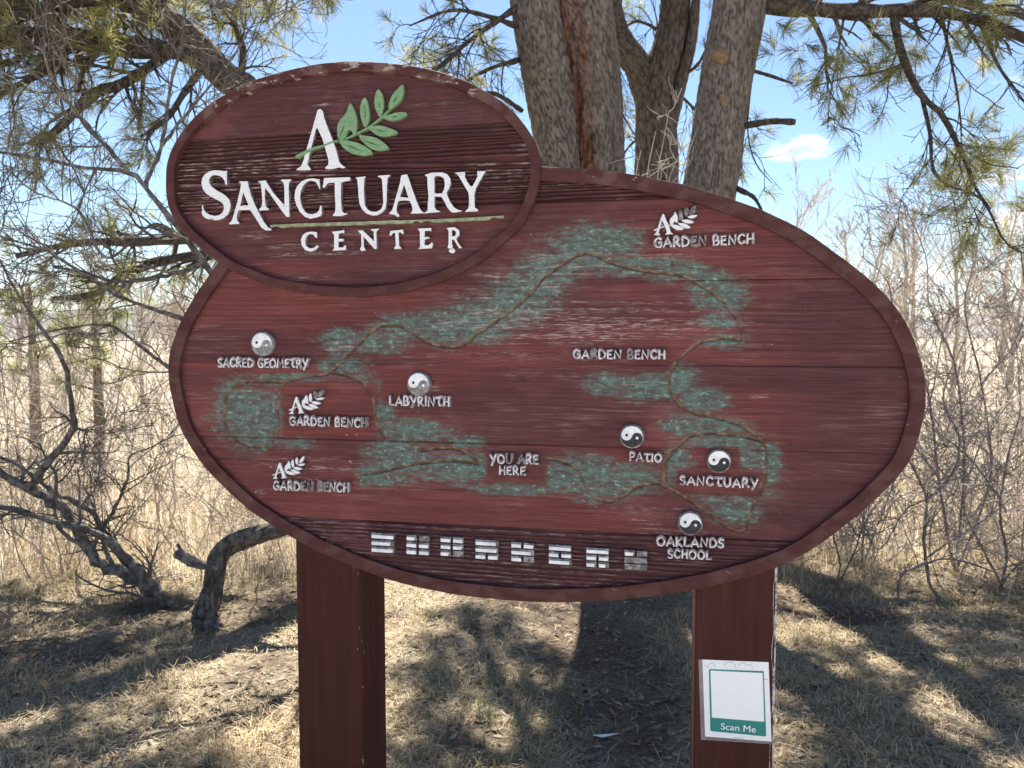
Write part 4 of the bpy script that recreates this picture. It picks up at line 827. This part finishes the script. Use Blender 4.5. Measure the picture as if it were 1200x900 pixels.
# leaning pine whose limbs fill the upper left
D4 = 5.9
b4 = P(470, 640, D4); b4[2] = -0.02
t4 = thing('pine_tree', 'leaning pine hidden behind the name oval, its limbs reaching over the bare shrubs', 'tree', b4, 0, 'pines clumped behind the sign')
trunk_part(t4, b4, [P(470, 650, D4), P(430, 420, D4), P(360, 220, D4), P(300, 118, D4), P(262, 88, D4 - .1), P(222, 45, D4 - .2), P(170, 8, D4 - .3), P(110, -20, D4 - .4), P(20, -60, D4 - .5)], [0.17, 0.15, 0.14, 0.125, 0.115, 0.11, 0.10, 0.09, 0.05], 64, 260, 0.016, 'bark_dark', 8)
rg4 = np.random.default_rng(25)
lim = [(pxline([(262, 90), (210, 62), (150, 55), (90, 46), (30, 42), (-60, 30)], [5.75, 5.2]), [0.06, 0.07, 0.07, 0.06]), (pxline([(200, 60), (150, 95), (110, 110), (80, 140), (45, 172)], [5.7, 5.2]), [0.045, 0.035, 0.018]),
       (pxline([(120, -5), (60, 8), (20, 20), (-30, 45)], [5.4, 5.2]), [0.05, 0.035]), (pxline([(90, 48), (50, 85), (20, 100), (-30, 130)], [5.4, 5.2]), [0.03, 0.015]),
       (pxline([(240, 75), (215, 110), (195, 140), (165, 160)], [5.7, 5.4]), [0.03, 0.01]), (pxline([(60, 30), (30, 5), (0, -20), (-60, -60)], [5.3, 5.4]), [0.05, 0.03]),
       (pxline([(280, 100), (285, 60), (275, 20), (290, -30)], [5.85, 6.2]), [0.03, 0.012]), (pxline([(170, 5), (230, -30), (290, -40), (360, -20)], [5.6, 5.9]), [0.045, 0.012]),
       (pxline([(70, 45), (55, 0), (90, -60), (140, -120)], [5.3, 5.0]), [0.04, 0.012]), (pxline([(20, -50), (80, -120), (180, -160), (280, -150)], [5.4, 5.2]), [0.04, 0.012])]
pine_limbs(t4, b4, lim, rg4, sub=13, subl=0.55, twigs=7, twl=0.26, needles=36, dens=0.62, droop=-0.05)
lim = [(pxline([(330, 330), (250, 282), (170, 283), (90, 285), (20, 300)], [6.0, 6.4]), [0.06, 0.05, 0.035, 0.02]), (pxline([(300, 300), (220, 300), (150, 320), (110, 345), (60, 350)], [6.0, 5.6]), [0.045, 0.02])]
pine_limbs(t4, b4, lim, rg4, sub=8, subl=0.5, twigs=5, twl=0.28, needles=44, dens=0.5, droop=0.02)

# crowns above: whorls of limbs high on the four pines
def crown(root, base, axis, n, seed, lenr=(1.1, 2.0)):
    rg = np.random.default_rng(seed); a, b = np.asarray(axis[0]), np.asarray(axis[1]); lim = []
    for i in range(n):
        t = (i + rg.random()) / n; st = a + (b - a) * t; az = i * 2.4 + rg.uniform(-.4, .4); ln = rg.uniform(*lenr) * (1.15 - 0.6 * t) * (0.45 if math.sin(az) > 0.25 else 1.0); d = np.array([math.cos(az), math.sin(az) * 0.8, 0.12])
        lim.append((np.array([st, st + d * ln * .35 + [0, 0, .05], st + d * ln * .7 + [0, 0, .02], st + d * ln + [0, 0, .12]]), [0.04, 0.028, 0.012]))
    pine_limbs(root, base, lim, rg, sub=7, subl=0.5, twigs=5, twl=0.28, needles=26, dens=1.0, nlen=0.17, nw=0.0042)
crown(t1, b1, (P(600, -120, 5.9), P(570, -560, 5.9)), 6, 131)
crown(t2, b2, (P(800, -60, 8.4), P(800, -330, 8.4)), 13, 132, (1.6, 2.9))
crown(t3, b3, (P(885, -110, 5.2), P(935, -560, 5.2)), 6, 133, (1.0, 1.8))
rg6 = np.random.default_rng(136)  # unseen back limbs, added to shade the ground just beyond the sign
lim = [(np.array([P(600, -130, 5.7), P(580, -120, 6.6), P(560, -100, 7.6), P(545, -85, 8.5)]), [0.05, 0.04, 0.02]), (np.array([P(606, -160, 5.7), P(640, -150, 6.6), P(650, -120, 7.5), P(640, -100, 8.3)]), [0.05, 0.04, 0.02])]
pine_limbs(t1, b1, lim, rg6, sub=7, subl=0.6, twigs=5, twl=0.3, needles=26, dens=1.0, nlen=0.17, nw=0.0042)
rg5 = np.random.default_rng(135)  # limbs reaching back out of view, put in to shade the left ground
lim = [(np.array([P(110, -20, 5.5), P(60, -50, 6.6), P(120, -40, 7.6), P(200, -70, 8.3)]), [0.05, 0.04, 0.02]), (np.array([P(60, -45, 5.45), P(-20, -60, 6.6), P(-30, -40, 7.6), P(20, -70, 8.3)]), [0.05, 0.04, 0.02]),
       (np.array([P(150, -5, 5.6), P(230, -40, 6.6), P(330, -60, 7.6), P(400, -60, 8.6)]), [0.05, 0.04, 0.02]), (np.array([P(20, -60, 5.4), P(-90, -60, 6.4), P(-140, -60, 7.4), P(-160, -50, 8.4)]), [0.05, 0.035, 0.02]),
       (np.array([P(150, -5, 5.6), P(150, -80, 6.6), P(170, -110, 7.6), P(230, -150, 8.6)]), [0.05, 0.04, 0.02]), (np.array([P(60, -45, 5.45), P(20, -110, 6.6), P(20, -150, 7.6), P(60, -170, 8.3)]), [0.05, 0.04, 0.02])]
pine_limbs(t4, b4, lim, rg5, sub=8, subl=0.7, twigs=6, twl=0.32, needles=26, dens=1.0, nlen=0.17, nw=0.0042)
crown(t4, b4, (P(200, -60, 5.9), P(60, -420, 5.9)), 5, 134, (0.9, 1.6))

# ------------------------------------------------------------------ bare shrubs
def bare_shrub(name, label, cat, base, stems, rg, mats=('shrub', 'twig'), lv=(7, 5, 3), l1=0.7, l2=0.4, l3=0.2, group=None, wob=0.17, up=0.03, rmin=0.0016, t0=0.15):
    root = thing(name, label, cat, base, 0, group); tw = []
    for pts, rad in stems:
        q, r = resamp(pts, rad, 34); q = q + rg.normal(0, 0.22, q.shape) * r[:, None] + np.cumsum(rg.normal(0, 0.10, q.shape), 0) * r[:, None]; r = r * np.linspace(1.12, 0.8, 34)
        V, Q = tubes(q[None], r[None] * (1 + 0.15 * rg.normal(0, 1, (1, 34)).clip(-1, 1.6)), 9); mk('stem', V, Q, M[mats[0]], root, None, True, base)
        k1, r1 = kids(q[None], r[None], lv[0], t0, 1.0, (25, 75), 0, 9, wob, up, rg, 0.5, 0.35, l1, rmin=rmin * 1.5); tw.append(tubes(k1, r1, 5))
        k2, r2 = kids(k1, r1, lv[1], 0.15, 1.0, (25, 80), 0, 7, wob, up, rg, 0.6, 0.4, l2, rmin=rmin * 1.2); tw.append(tubes(k2, r2, 4))
        if lv[2]:
            k3, r3 = kids(k2, r2, lv[2], 0.15, 1.0, (25, 80), 0, 5, wob, up, rg, 0.65, 0.6, l3, rmin=rmin); tw.append(tubes(k3, r3, 3))
    V, Q = join(tw); mk('twigs', V, Q, M[mats[1]], root, None, False, base)['kind'] = 'stuff'
    return root
rs = np.random.default_rng(31)
bL = G(205, 708); bL[2] = -0.02
def gl(p, dep): return pxline(p, dep)
d0 = bL[1]
bare_shrub('bare_shrub', 'bare grey shrub sprawling low to the left of the gnarled stump', 'shrub', bL,
    [(gl([(222, 745), (205, 716), (180, 692), (150, 676), (110, 655), (88, 620), (55, 588), (20, 566), (-20, 545)], [d0, d0 - .1]), [0.036, 0.034, 0.032, 0.03, 0.026]),
     (gl([(226, 740), (200, 706), (172, 680), (140, 648), (110, 628), (60, 614), (20, 600), (-30, 590)], [d0, d0 - .35]), [0.024, 0.022, 0.02, 0.016]),
     (gl([(35, 572), (62, 540), (88, 507), (88, 475), (82, 437), (70, 410), (43, 375), (20, 340), (0, 300)], [d0 - .1, d0 - .2]), [0.022, 0.018, 0.012, 0.008]),
     (gl([(180, 690), (150, 662), (125, 630), (105, 598), (60, 575), (20, 545), (-20, 528)], [d0, d0 + .35]), [0.022, 0.016, 0.012]),
     (gl([(120, 622), (135, 595), (150, 560), (152, 535), (175, 525), (205, 510)], [d0, d0 + .2]), [0.012, 0.008, 0.004]),
     (gl([(90, 502), (102, 505), (110, 503)], [d0 - .2, d0 - .2]), [0.008, 0.003])], rs, l1=0.5, l2=0.3, l3=0.16)
bS = G(246, 732); bS[2] = -0.02; d0 = bS[1]
stump = bare_shrub('gnarled_tree', 'gnarled grey tree with a twisted low trunk bending behind the sign', 'tree', bS,
    [(gl([(400, 560), (385, 450), (300, 380), (246, 317), (222, 284), (196, 249), (170, 219), (151, 202), (94, 196), (57, 187), (0, 178), (-30, 172)], [d0 + .1, d0 - .3]), [0.034, 0.028, 0.022, 0.018, 0.012, 0.008]),
     (gl([(151, 202), (113, 159), (68, 110), (30, 82), (0, 62)], [d0 - .15, d0 - .4]), [0.010, 0.009, 0.006]),
     (gl([(330, 420), (260, 395), (210, 374), (179, 363), (136, 347), (97, 320), (60, 312)], [d0, d0 - .2]), [0.016, 0.012, 0.008]),
     (gl([(330, 470), (250, 445), (200, 432), (150, 395), (120, 380), (60, 388), (10, 400)], [d0 + .1, d0 + .3]), [0.014, 0.010, 0.005]),
     (gl([(170, 219), (190, 170), (200, 110), (215, 50), (222, -20)], [d0 - .1, d0 - .2]), [0.010, 0.008, 0.005]),
     (gl([(222, 284), (180, 262), (125, 302), (91, 246), (38, 223), (0, 189)], [d0 - .1, d0 - .2]), [0.008, 0.006, 0.005]),
     (gl([(240, 310), (150, 330), (94, 317), (57, 295), (0, 276), (-20, 270)], [d0, d0 - .3]), [0.012, 0.009, 0.006]),
     (gl([(190, 170), (230, 120), (270, 70), (300, 20)], [d0 - .1, d0]), [0.008, 0.004])], rs, lv=(11, 5, 3), l1=0.6, l2=0.34, l3=0.18)
V, Q, at = bark_trunk(gl([(245, 740), (240, 722), (247, 700), (252, 672), (258, 650), (275, 636), (300, 627), (330, 618), (370, 600), (400, 560)], [d0, d0 + .1]), [0.075, 0.058, 0.046, 0.05, 0.052, 0.046, 0.042, 0.042, 0.04, 0.036], 36, 130, 0.012, (0.02, 0.12), 12)
bare(stump, bS, [(gl([(205, 648), (214, 652), (228, 660), (245, 664), (258, 664)], [d0, d0]), [0.024, 0.034, 0.026, 0.026, 0.03]), (gl([(222, 658), (212, 645), (208, 637)], [d0, d0]), [0.02, 0.014, 0.009])], rs, 'stub', 'shrub')
mk('trunk', V, Q, m_bark('gnarled_grey_bark', (0.10, 0.09, 0.08), (0.28, 0.25, 0.22)), stump, at, True, bS)

R_LAB = ['small bare shrub with a forked dark stem beside the right post', 'bare shrub with thin crossing stems behind the shaded grass', 'tall bare shrub with tangled upright stems by the far thicket', 'low bare shrub with pale bent stems in sunlit straw', 'spindly bare shrub with arching stems at the thicket edge']
def rshrub(px, py, stems_px, lab, seed, mats=('redtwig', 'redtwig'), lv=(8, 5, 3), l=(0.5, 0.3, 0.16), r0=0.0095):
    b = G(px, py); d = b[1]; b[2] = -0.02
    bare_shrub('bare_shrub', lab, 'shrub', b, [(pxline(s, [d, d + dd]), [r0 * k, r0 * 0.8 * k, r0 * 0.4 * k]) for s, dd, k in stems_px], np.random.default_rng(seed), mats, lv, *l)
rshrub(1095, 702, [([(1102, 703), (1089, 681), (1084, 631), (1086, 585), (1067, 542), (1050, 500), (1040, 450)], 0.2, 1.1), ([(1086, 585), (1100, 576), (1117, 555), (1125, 530), (1123, 507), (1106, 471), (1112, 440), (1130, 400)], 0.1, 0.9),
                   ([(1052, 705), (1056, 677), (1084, 660), (1120, 656), (1170, 672), (1215, 690)], -0.2, 0.8), ([(1084, 655), (1120, 630), (1160, 605), (1215, 560)], 0.1, 0.6), ([(1086, 585), (1060, 600), (1030, 645), (1010, 605), (1000, 560)], 0.2, 0.5)], R_LAB[0], 41)
rshrub(980, 693, [([(978, 698), (984, 660), (976, 620), (985, 580)], 0.2, 0.7), ([(980, 690), (1000, 650), (1020, 600), (1060, 560)], 0.3, 0.6)], R_LAB[3], 42, ('twig', 'twig'))
rshrub(1175, 690, [([(1172, 693), (1180, 650), (1172, 600), (1180, 540), (1195, 480), (1190, 400)], 0.3, 0.9), ([(1176, 690), (1150, 640), (1130, 590), (1150, 520), (1185, 470), (1215, 440)], 0.4, 0.7), ([(1170, 690), (1195, 660), (1230, 640)], -0.2, 0.6), ([(1180, 600), (1140, 540), (1090, 500), (1060, 470)], 0.2, 0.6)], R_LAB[1], 43)
rshrub(1120, 668, [([(1118, 670), (1100, 560), (1085, 450), (1050, 380), (1040, 330), (1010, 300)], 0.6, 1.0), ([(1120, 665), (1130, 540), (1120, 430), (1090, 360), (1085, 300), (1060, 240)], 0.5, 0.9), ([(1122, 665), (1160, 560), (1150, 450), (1130, 360), (1140, 300), (1120, 220)], 0.7, 0.9),
                   ([(1100, 560), (1040, 480), (1010, 420), (985, 380), (970, 330)], 0.5, 0.7), ([(1150, 450), (1190, 400), (1210, 330)], 0.5, 0.7)], R_LAB[2], 44, lv=(13, 6, 3), l=(0.65, 0.36, 0.2))
rshrub(1010, 660, [([(1010, 662), (1015, 560), (1030, 470), (1015, 400), (1005, 350)], 0.6, 0.8), ([(1012, 660), (1050, 560), (1090, 470), (1110, 380), (1160, 330)], 0.8, 0.7)], R_LAB[4], 45, ('twig', 'twig'))

# thicket on both sides, nobody could count its stems
def thicket(name, label, n, boxes, seed, mat, hgt=(0.9, 2.0), lv=(6, 5)):
    rg = np.random.default_rng(seed); pos = []
    for (x0, x1, y0, y1, c) in boxes: pos.append(np.c_[rg.uniform(x0, x1, c), rg.uniform(y0, y1, c), np.zeros(c)])
    st = np.vstack(pos); st[:, 2] = gz(st[:, 0], st[:, 1]) - 0.02; m = len(st)
    q = grow(st, np.c_[rg.normal(0, 0.4, (m, 2)), np.ones(m)], rg.uniform(*hgt, m), 9, 0.16, 0.02, rg); r = rg.uniform(0.003, 0.008, m)[:, None] * np.linspace(1, 0.4, 9)[None]
    k1, r1 = kids(q, r, lv[0], 0.1, 1, (25, 80), 0.5, 6, 0.19, 0.02, rg, 0.6, 0.5, rmin=0.0022); k2, r2 = kids(k1, r1, lv[1], 0.1, 1, (25, 80), 0.55, 4, 0.17, 0.02, rg, 0.65, 0.6, rmin=0.0017)
    V, Q = join([tubes(q, r, 4), tubes(k1, r1, 3), tubes(k2, r2, 3)]); o = mk(name, V, Q, M[mat]); o['kind'] = 'stuff'; tag(o, label, 'thicket')
thicket('bramble_thicket', 'tangled thicket of thin bare stems along the left edge of the field', 0, [(-6.8, -1.3, 6.0, 9.5, 90), (-13, -6.8, 6.0, 13, 60), (-4.5, -1.2, 5.0, 6.2, 30)], 51, 'paletwig', (0.9, 2.3), (6, 5))
thicket('bramble_thicket', 'tangled thicket of thin bare stems along the right edge of the field', 0, [(1.9, 8.0, 6.2, 10.5, 120), (8, 15, 6.2, 14, 60), (1.7, 4.6, 5.1, 6.3, 45)], 52, 'paletwig', (0.9, 2.6), (6, 5))
thicket('bramble_thicket', 'pale sunlit brush growing farther out across the field', 0, [(-24, -8, 10, 26, 60), (-9, -2, 9, 20, 120), (3, 26, 11, 30, 150)], 53, 'paletwig', (1.4, 3.2), (6, 5))

thicket('bramble_thicket', 'low dry brambles tangled in the straw just behind the shaded ground', 0, [(-4.6, -1.1, 4.9, 7.0, 130), (1.6, 5.2, 4.9, 7.2, 150)], 54, 'paletwig', (0.3, 0.9), (5, 4))

rk = np.random.default_rng(46); bk = P(770, 610, 4.85); bk[2] = -0.02
bare_shrub('bare_shrub', 'straggly pale shrub growing up behind the board between the pine trunks', 'shrub', bk, [(np.array([bk, P(765, 420, 4.8), P(745 + 12 * k, 230, 4.75), P(752 + 16 * k, 175 - 22 * (k % 3), 4.7)]), [0.008, 0.006, 0.003]) for k in range(5)], rk, ('paletwig', 'paletwig'), (7, 4, 0), 0.28, 0.16, 0.1, t0=0.6)

# young pines out in the field
def young_pine(px, base_y, h, r, lab, seed):
    b = G(px, base_y); b[2] = -0.02; rg = np.random.default_rng(seed); root = thing('young_pine', lab, 'tree', b, 0, 'young pines in the field'); d = b[1]
    V, Q, at = bark_trunk([b, b + [0.02, 0, h * .4], b + [0.0, 0, h]], [r, r * .85, r * .25], 20, 80, 0.01, (0.04, 0.1), seed); mk('trunk', V, Q, m_bark('young_pine_bark_%d' % seed, (0.24, 0.18, 0.115), (0.42, 0.33, 0.22)), root, at, True, b)
    q = np.linspace(0, 1, 12)[:, None] * np.array([[0, 0, h]]) + b; k1, r1 = kids(q[None], np.full((1, 12), r * .4), 15, 0.45, 1.0, (60, 100), 0, 8, 0.12, 0.05, rg, 0.6, 0.4, h * 0.26, rmin=0.004)
    k2, r2 = kids(k1, r1, 5, 0.3, 1, (25, 60), 0.4, 5, 0.12, 0.05, rg, 0.6, 0.5, rmin=0.003); V, Q = join([tubes(k1, r1, 4), tubes(k2, r2, 3)]); mk('branches', V, Q, M['limb'], root, None, False, b)['kind'] = 'stuff'
    pos = np.vstack([k1[:, -1], k2[:, -1]]); dr = np.vstack([k1[:, -1] - k1[:, -3], k2[:, -1] - k2[:, -3]]) * 8 + np.array([0, 0, 0.2])
    V, Fs, hue = tuft_mesh(pos, dr, 34, 0.12, 0.5, 0.0022, rg); mk('needles', V, Fs, M['ygreen'], root, {'hue': hue}, False, b)['kind'] = 'stuff'
young_pine(117, 585, 2.0, 0.05, 'slim young pine with a straight tan trunk seen through the bare shrub', 61)
young_pine(42, 535, 2.3, 0.07, 'young pine with a leaning dull trunk near the straight slim one', 62)
young_pine(-10, 520, 2.3, 0.07, 'bushy green young pine at the left end of the field', 63)

# distant bare trees
def far_tree(px, depth, h, lab, seed, mat='paletwig', grp='bare trees across the field'):
    b = P(px, 396, depth); b[2] = float(gz(np.array(b[0]), np.array(b[1]))) - 0.05; rg = np.random.default_rng(seed); root = thing('bare_tree', lab, 'tree', b, 0, grp); s = h / 12.0; k = depth / 45.0
    q = grow(np.array([b]), np.array([[rg.normal(0, .06), 0, 1.0]]), np.array([h * 0.8]), 12, 0.05, 0.02, rg); r = (0.16 * s * np.linspace(1, 0.2, 12))[None]
    V, Q = tubes(q, r, 8); mk('trunk', V, Q, M[mat], root, None, True, b)
    k1, r1 = kids(q, r, 18, 0.15, 1.0, (18, 50), 0, 7, 0.09, 0.06, rg, 0.5, 0.3, h * 0.42, rmin=0.022 * k); k2, r2 = kids(k1, r1, 8, 0.2, 1, (18, 50), 0.42, 5, 0.1, 0.06, rg, 0.5, 0.4, rmin=0.014 * k); k3, r3 = kids(k2, r2, 4, 0.2, 1, (18, 50), 0.5, 3, 0.1, 0.05, rg, 0.5, 0.5, rmin=0.009 * k)
    V, Q = join([tubes(k1, r1, 4), tubes(k2, r2, 3), tubes(k3, r3, 3)]); mk('crown', V, Q, M[mat], root, None, False, b)['kind'] = 'stuff'
FT_ = [(925, 42, 11, 'tall pale bare tree rising over the sign top beside the leaning pine'), (985, 55, 11.5, 'slim pale bare tree standing beyond the tall pale one'), (1075, 40, 10.5, 'broad pale bare tree behind the tangled shrub'), (1130, 48, 12, 'wide-crowned pale bare tree beside the broad one'),
       (1175, 36, 10, 'pale bare tree under the drooping pine branch'), (1240, 44, 11, 'pale bare tree at the right end of the tree row'), (880, 60, 10, 'far bare tree half hidden by the leaning pine'), (1030, 70, 12, 'small far bare tree on the skyline of the row'),
       (300, 60, 9, 'far bare tree mostly hidden by the left edge of the sign'), (200, 48, 8, 'bare tree across the field above the gnarled tree'), (110, 55, 9, 'bare tree across the field behind the young pines'), (20, 45, 8.5, 'bare tree at the left end of the field'), (-70, 50, 10, 'bare tree past the left end of the young pines')]
for i, (px, dp, h, lab) in enumerate(FT_): far_tree(px, dp, h, lab, 70 + i)
for i, (px, dp, h, lab) in enumerate([(985, 15, 4.6, 'bare sapling with fine upright twigs showing over the sloping sign rim'), (1055, 17, 5.6, 'bushy bare sapling behind the tangled shrub'), (1120, 14, 4.6, 'bare sapling below the drooping pine branch'), (1185, 16, 5.4, 'bare sapling at the right end of the thicket'),
        (165, 15, 3.6, 'low bare sapling in the field beyond the gnarled tree'), (70, 17, 3.8, 'low bare sapling between the young pines and the bare wood')]): far_tree(px, dp, h, lab, 170 + i, grp='bare saplings in the field')
def wood():
    rg = np.random.default_rng(99); m = 120; az = rg.uniform(-0.85, 0.85, m); rr_ = rg.uniform(85, 150, m)
    b = np.c_[rr_ * np.sin(az), rr_ * np.cos(az), np.zeros(m)]; b[:, 2] = gz(b[:, 0], b[:, 1]) - 0.1
    q = grow(b, np.c_[rg.normal(0, .08, (m, 2)), np.ones(m)], rg.uniform(5, 10, m), 6, 0.06, 0.02, rg); r = np.full((m, 1), 0.14) * np.linspace(1, .4, 6)[None]
    k1, r1 = kids(q, r, 12, 0.05, 1, (18, 65), 0.45, 4, 0.1, 0.05, rg, 0.5, 0.5, rmin=0.05); k2, r2 = kids(k1, r1, 5, 0.1, 1, (18, 60), 0.55, 3, 0.12, 0.05, rg, 0.6, 0.6, rmin=0.028)
    V, Q = join([tubes(q, r, 4), tubes(k1, r1, 3), tubes(k2, r2, 3)]); o = mk('distant_wood', V, Q, M['paletwig']); o['kind'] = 'stuff'; tag(o, 'hazy bare wood along the far side of the field', 'wood')
wood()

# ------------------------------------------------------------------ grass
def blades(x, y, h, lean, w, rg, z0=None):
    n = len(x); az = rg.uniform(0, 2 * math.pi, n); d = np.c_[np.cos(az), np.sin(az), np.zeros(n)]; s = np.c_[-np.sin(az), np.cos(az), np.zeros(n)]
    b = np.c_[x, y, (gz(x, y) if z0 is None else z0) - 0.004]; t = np.array([0, .35, .7, 1.0]); V = []
    for k, tk in enumerate(t):
        ph = lean * tk
        p = b + d * (h * (1 - np.cos(ph)) / np.maximum(lean, 1e-3))[:, None] + np.array([0, 0, 1.0]) * (h * np.sin(ph) / np.maximum(lean, 1e-3))[:, None]
        p[:, 2] = np.maximum(p[:, 2], b[:, 2] + 0.004 * k)
        ww = (w * (1, .85, .55, 0)[k])[:, None]
        if k < 3: V += [p + s * ww, p - s * ww]
        else: V.append(p)
    V = np.stack(V, 1).reshape(-1, 3); i = np.arange(n)[:, None] * 7
    return V, [np.vstack([i + np.array([[0, 1, 3, 2]]), i + np.array([[2, 3, 5, 4]])]), i + np.array([[4, 5, 6]])]
def grass(name, label, n, area, hr_, lr_, wr, mat, seed, keep, cl=0.35, cs=0.06):
    rg = np.random.default_rng(seed); y = rg.uniform(area[2], area[3], n * 2); half = 0.72 * y + 0.4
    x = rg.uniform(-1, 1, n * 2) * half if area[0] is None else rg.uniform(area[0], area[1], n * 2)
    cx = np.round(x / 0.13) * 0.13 + (_h(np.round(x / 0.13), np.round(y / 0.13), 5) - 0.5) * 0.12; cy = np.round(y / 0.13) * 0.13 + (_h(np.round(x / 0.13), np.round(y / 0.13), 6) - 0.5) * 0.12
    c = rg.random(n * 2) < cl; x = np.where(c, cx + rg.normal(0, cs, n * 2), x); y = np.where(c, cy + rg.normal(0, cs, n * 2), y)
    k = rg.random(n * 2) < keep(x, y); x, y = x[k][:n], y[k][:n]; m = len(x)
    V, Fs = blades(x, y, rg.uniform(*hr_, m) * (0.6 + 0.8 * fbm(x * 2, y * 2, seed, 2)), rg.uniform(*lr_, m), rg.uniform(*wr, m), rg)
    hue = np.clip(rg.random(m) * 0.85 * (0.5 + 0.8 * fbm(x * 1.2, y * 1.2, seed + 1, 3)) + (rg.random(m) < 0.10 * sstep(0.5, 0.7, fbm(x * 2.2, y * 2.2, seed + 2, 3))) * 2, 0, 1)
    o = mk(name, V, Fs, M[mat], None, {'hue': np.repeat(hue, 7)}); o['kind'] = 'stuff'; return tag(o, label, 'grass')
inv = lambda x, y: (1.0 - 0.97 * sstep(0.05, 0.6, dirt(x, y))) * (0.25 + 0.75 * sstep(0.36, 0.56, fbm(x * 2.6, y * 2.6, 15, 3)))
grass('dry_grass', 'short matted dry grass on the ground under the sign', 30000, (None, None, 2.3, 5.6), (0.035, 0.115), (1.5, 3.1), (0.0011, 0.0026), 'grass', 201, inv)
grass('dry_grass', 'dry grass behind the sign running to the thicket', 19000, (None, None, 5.2, 8.5), (0.07, 0.20), (0.5, 2.2), (0.0014, 0.003), 'grass', 202, lambda x, y: 1.0 - 0.5 * dirt(x, y))
grass('tall_grass', 'tall sunlit straw grass along the foot of the thicket', 22000, (None, None, 4.9, 9.5), (0.14, 0.42), (0.3, 1.5), (0.0012, 0.0026), 'tall', 203, lambda x, y: sstep(4.8, 5.6, y + 0.9 * (fbm(x * 1.4, y, 8, 2) - 0.5)) * np.where((x > -0.9) & (x < 1.3) & (y < 6), 0.15, 1.0) * (1 - 0.7 * sstep(0.5, 0.7, fbm(x * 0.9, y * 0.9, 9, 3))))
grass('field_grass', 'pale tufted straw covering the open field beyond', 16000, (None, None, 9.0, 30.0), (0.2, 0.5), (0.4, 1.6), (0.004, 0.009), 'tall', 204, lambda x, y: 0.3 + 0.7 * (fbm(x * .4, y * .4, 10, 3) > 0.5))
grass('green_shoots', 'fresh green shoots scattered in the dry grass', 1500, (None, None, 2.4, 5.4), (0.04, 0.13), (0.3, 1.3), (0.0015, 0.003), 'greenblade', 205, lambda x, y: 0.02 + sstep(0.60, 0.72, fbm(x * 1.8, y * 1.8, 77, 3)), 0.9, 0.025)
def straw():                                # flattened dead stalks lying on the soil
    rg = np.random.default_rng(302); n = 26000; y = rg.uniform(2.3, 5.8, n); x = rg.uniform(-1, 1, n) * (0.72 * y + .3); k = rg.random(n) < 1 - 0.8 * sstep(0.1, 0.7, dirt(x, y)); x, y = x[k], y[k]; n = len(x)
    az = rg.uniform(0, 6.28, n); l = rg.uniform(0.02, 0.09, n); d = np.c_[np.cos(az), np.sin(az), rg.normal(0, .12, n)]; s_ = np.c_[-np.sin(az), np.cos(az), np.zeros(n)] * rg.uniform(0.0008, 0.0022, n)[:, None]
    c = np.c_[x, y, gz(x, y) + rg.uniform(0.002, 0.02, n)]; bow = s_ * rg.normal(0, 5, n)[:, None]
    V = np.stack([c - d * l[:, None], c + bow + s_, c + d * l[:, None], c + bow - s_], 1).reshape(-1, 3); i = np.arange(n)[:, None] * 4
    o = mk('dead_straw', V, [i + np.array([[0, 1, 2, 3]])], M['grass'], None, {'hue': np.repeat(rg.random(n) * 0.85, 4)}); o['kind'] = 'stuff'; tag(o, 'flattened dead straw lying across the ground below the sign', 'straw')
straw()
def litter():
    rg = np.random.default_rng(301); n = 16000; y = rg.uniform(2.4, 6.0, n); x = rg.uniform(-1, 1, n) * (0.72 * y + .3); z = gz(x, y) + rg.uniform(0.001, 0.012, n)
    az = rg.uniform(0, 6.28, n); l = rg.uniform(0.006, 0.028, n); w = l * rg.uniform(0.12, 0.5, n); d = np.c_[np.cos(az), np.sin(az), rg.normal(0, .25, n)]; s = np.c_[-np.sin(az), np.cos(az), rg.normal(0, .25, n)]; c = np.c_[x, y, z]
    V = np.stack([c - d * l[:, None], c + s * w[:, None], c + d * l[:, None], c - s * w[:, None]], 1).reshape(-1, 3); i = np.arange(n)[:, None] * 4
    o = mk('leaf_litter', V, [i + np.array([[0, 1, 2, 3]])], M['litter'], None, {'hue': np.repeat(rg.random(n), 4)}); o['kind'] = 'stuff'; tag(o, 'brown leaf and bark litter strewn over the bare soil', 'litter')
litter()
c = G(711, 863); sp_ = np.array([(-0.055, 0.012, 0.012), (-0.02, -0.014, 0.016), (0.05, 0.006, 0.022), (0.02, 0.02, 0.012)])
V = np.vstack([sp_, sp_ - [0, 0, 0.002]]); o = mk('paper_scrap', V, [np.array([[0, 1, 2, 3], [7, 6, 5, 4], [0, 4, 5, 1], [1, 5, 6, 2], [2, 6, 7, 3], [3, 7, 4, 0]])], M['crap']); o.location = (c[0], c[1], float(gz(np.array(c[0]), np.array(c[1]))) + 0.004); tag(o, 'small white scrap lying on the bare soil between the posts', 'scrap')
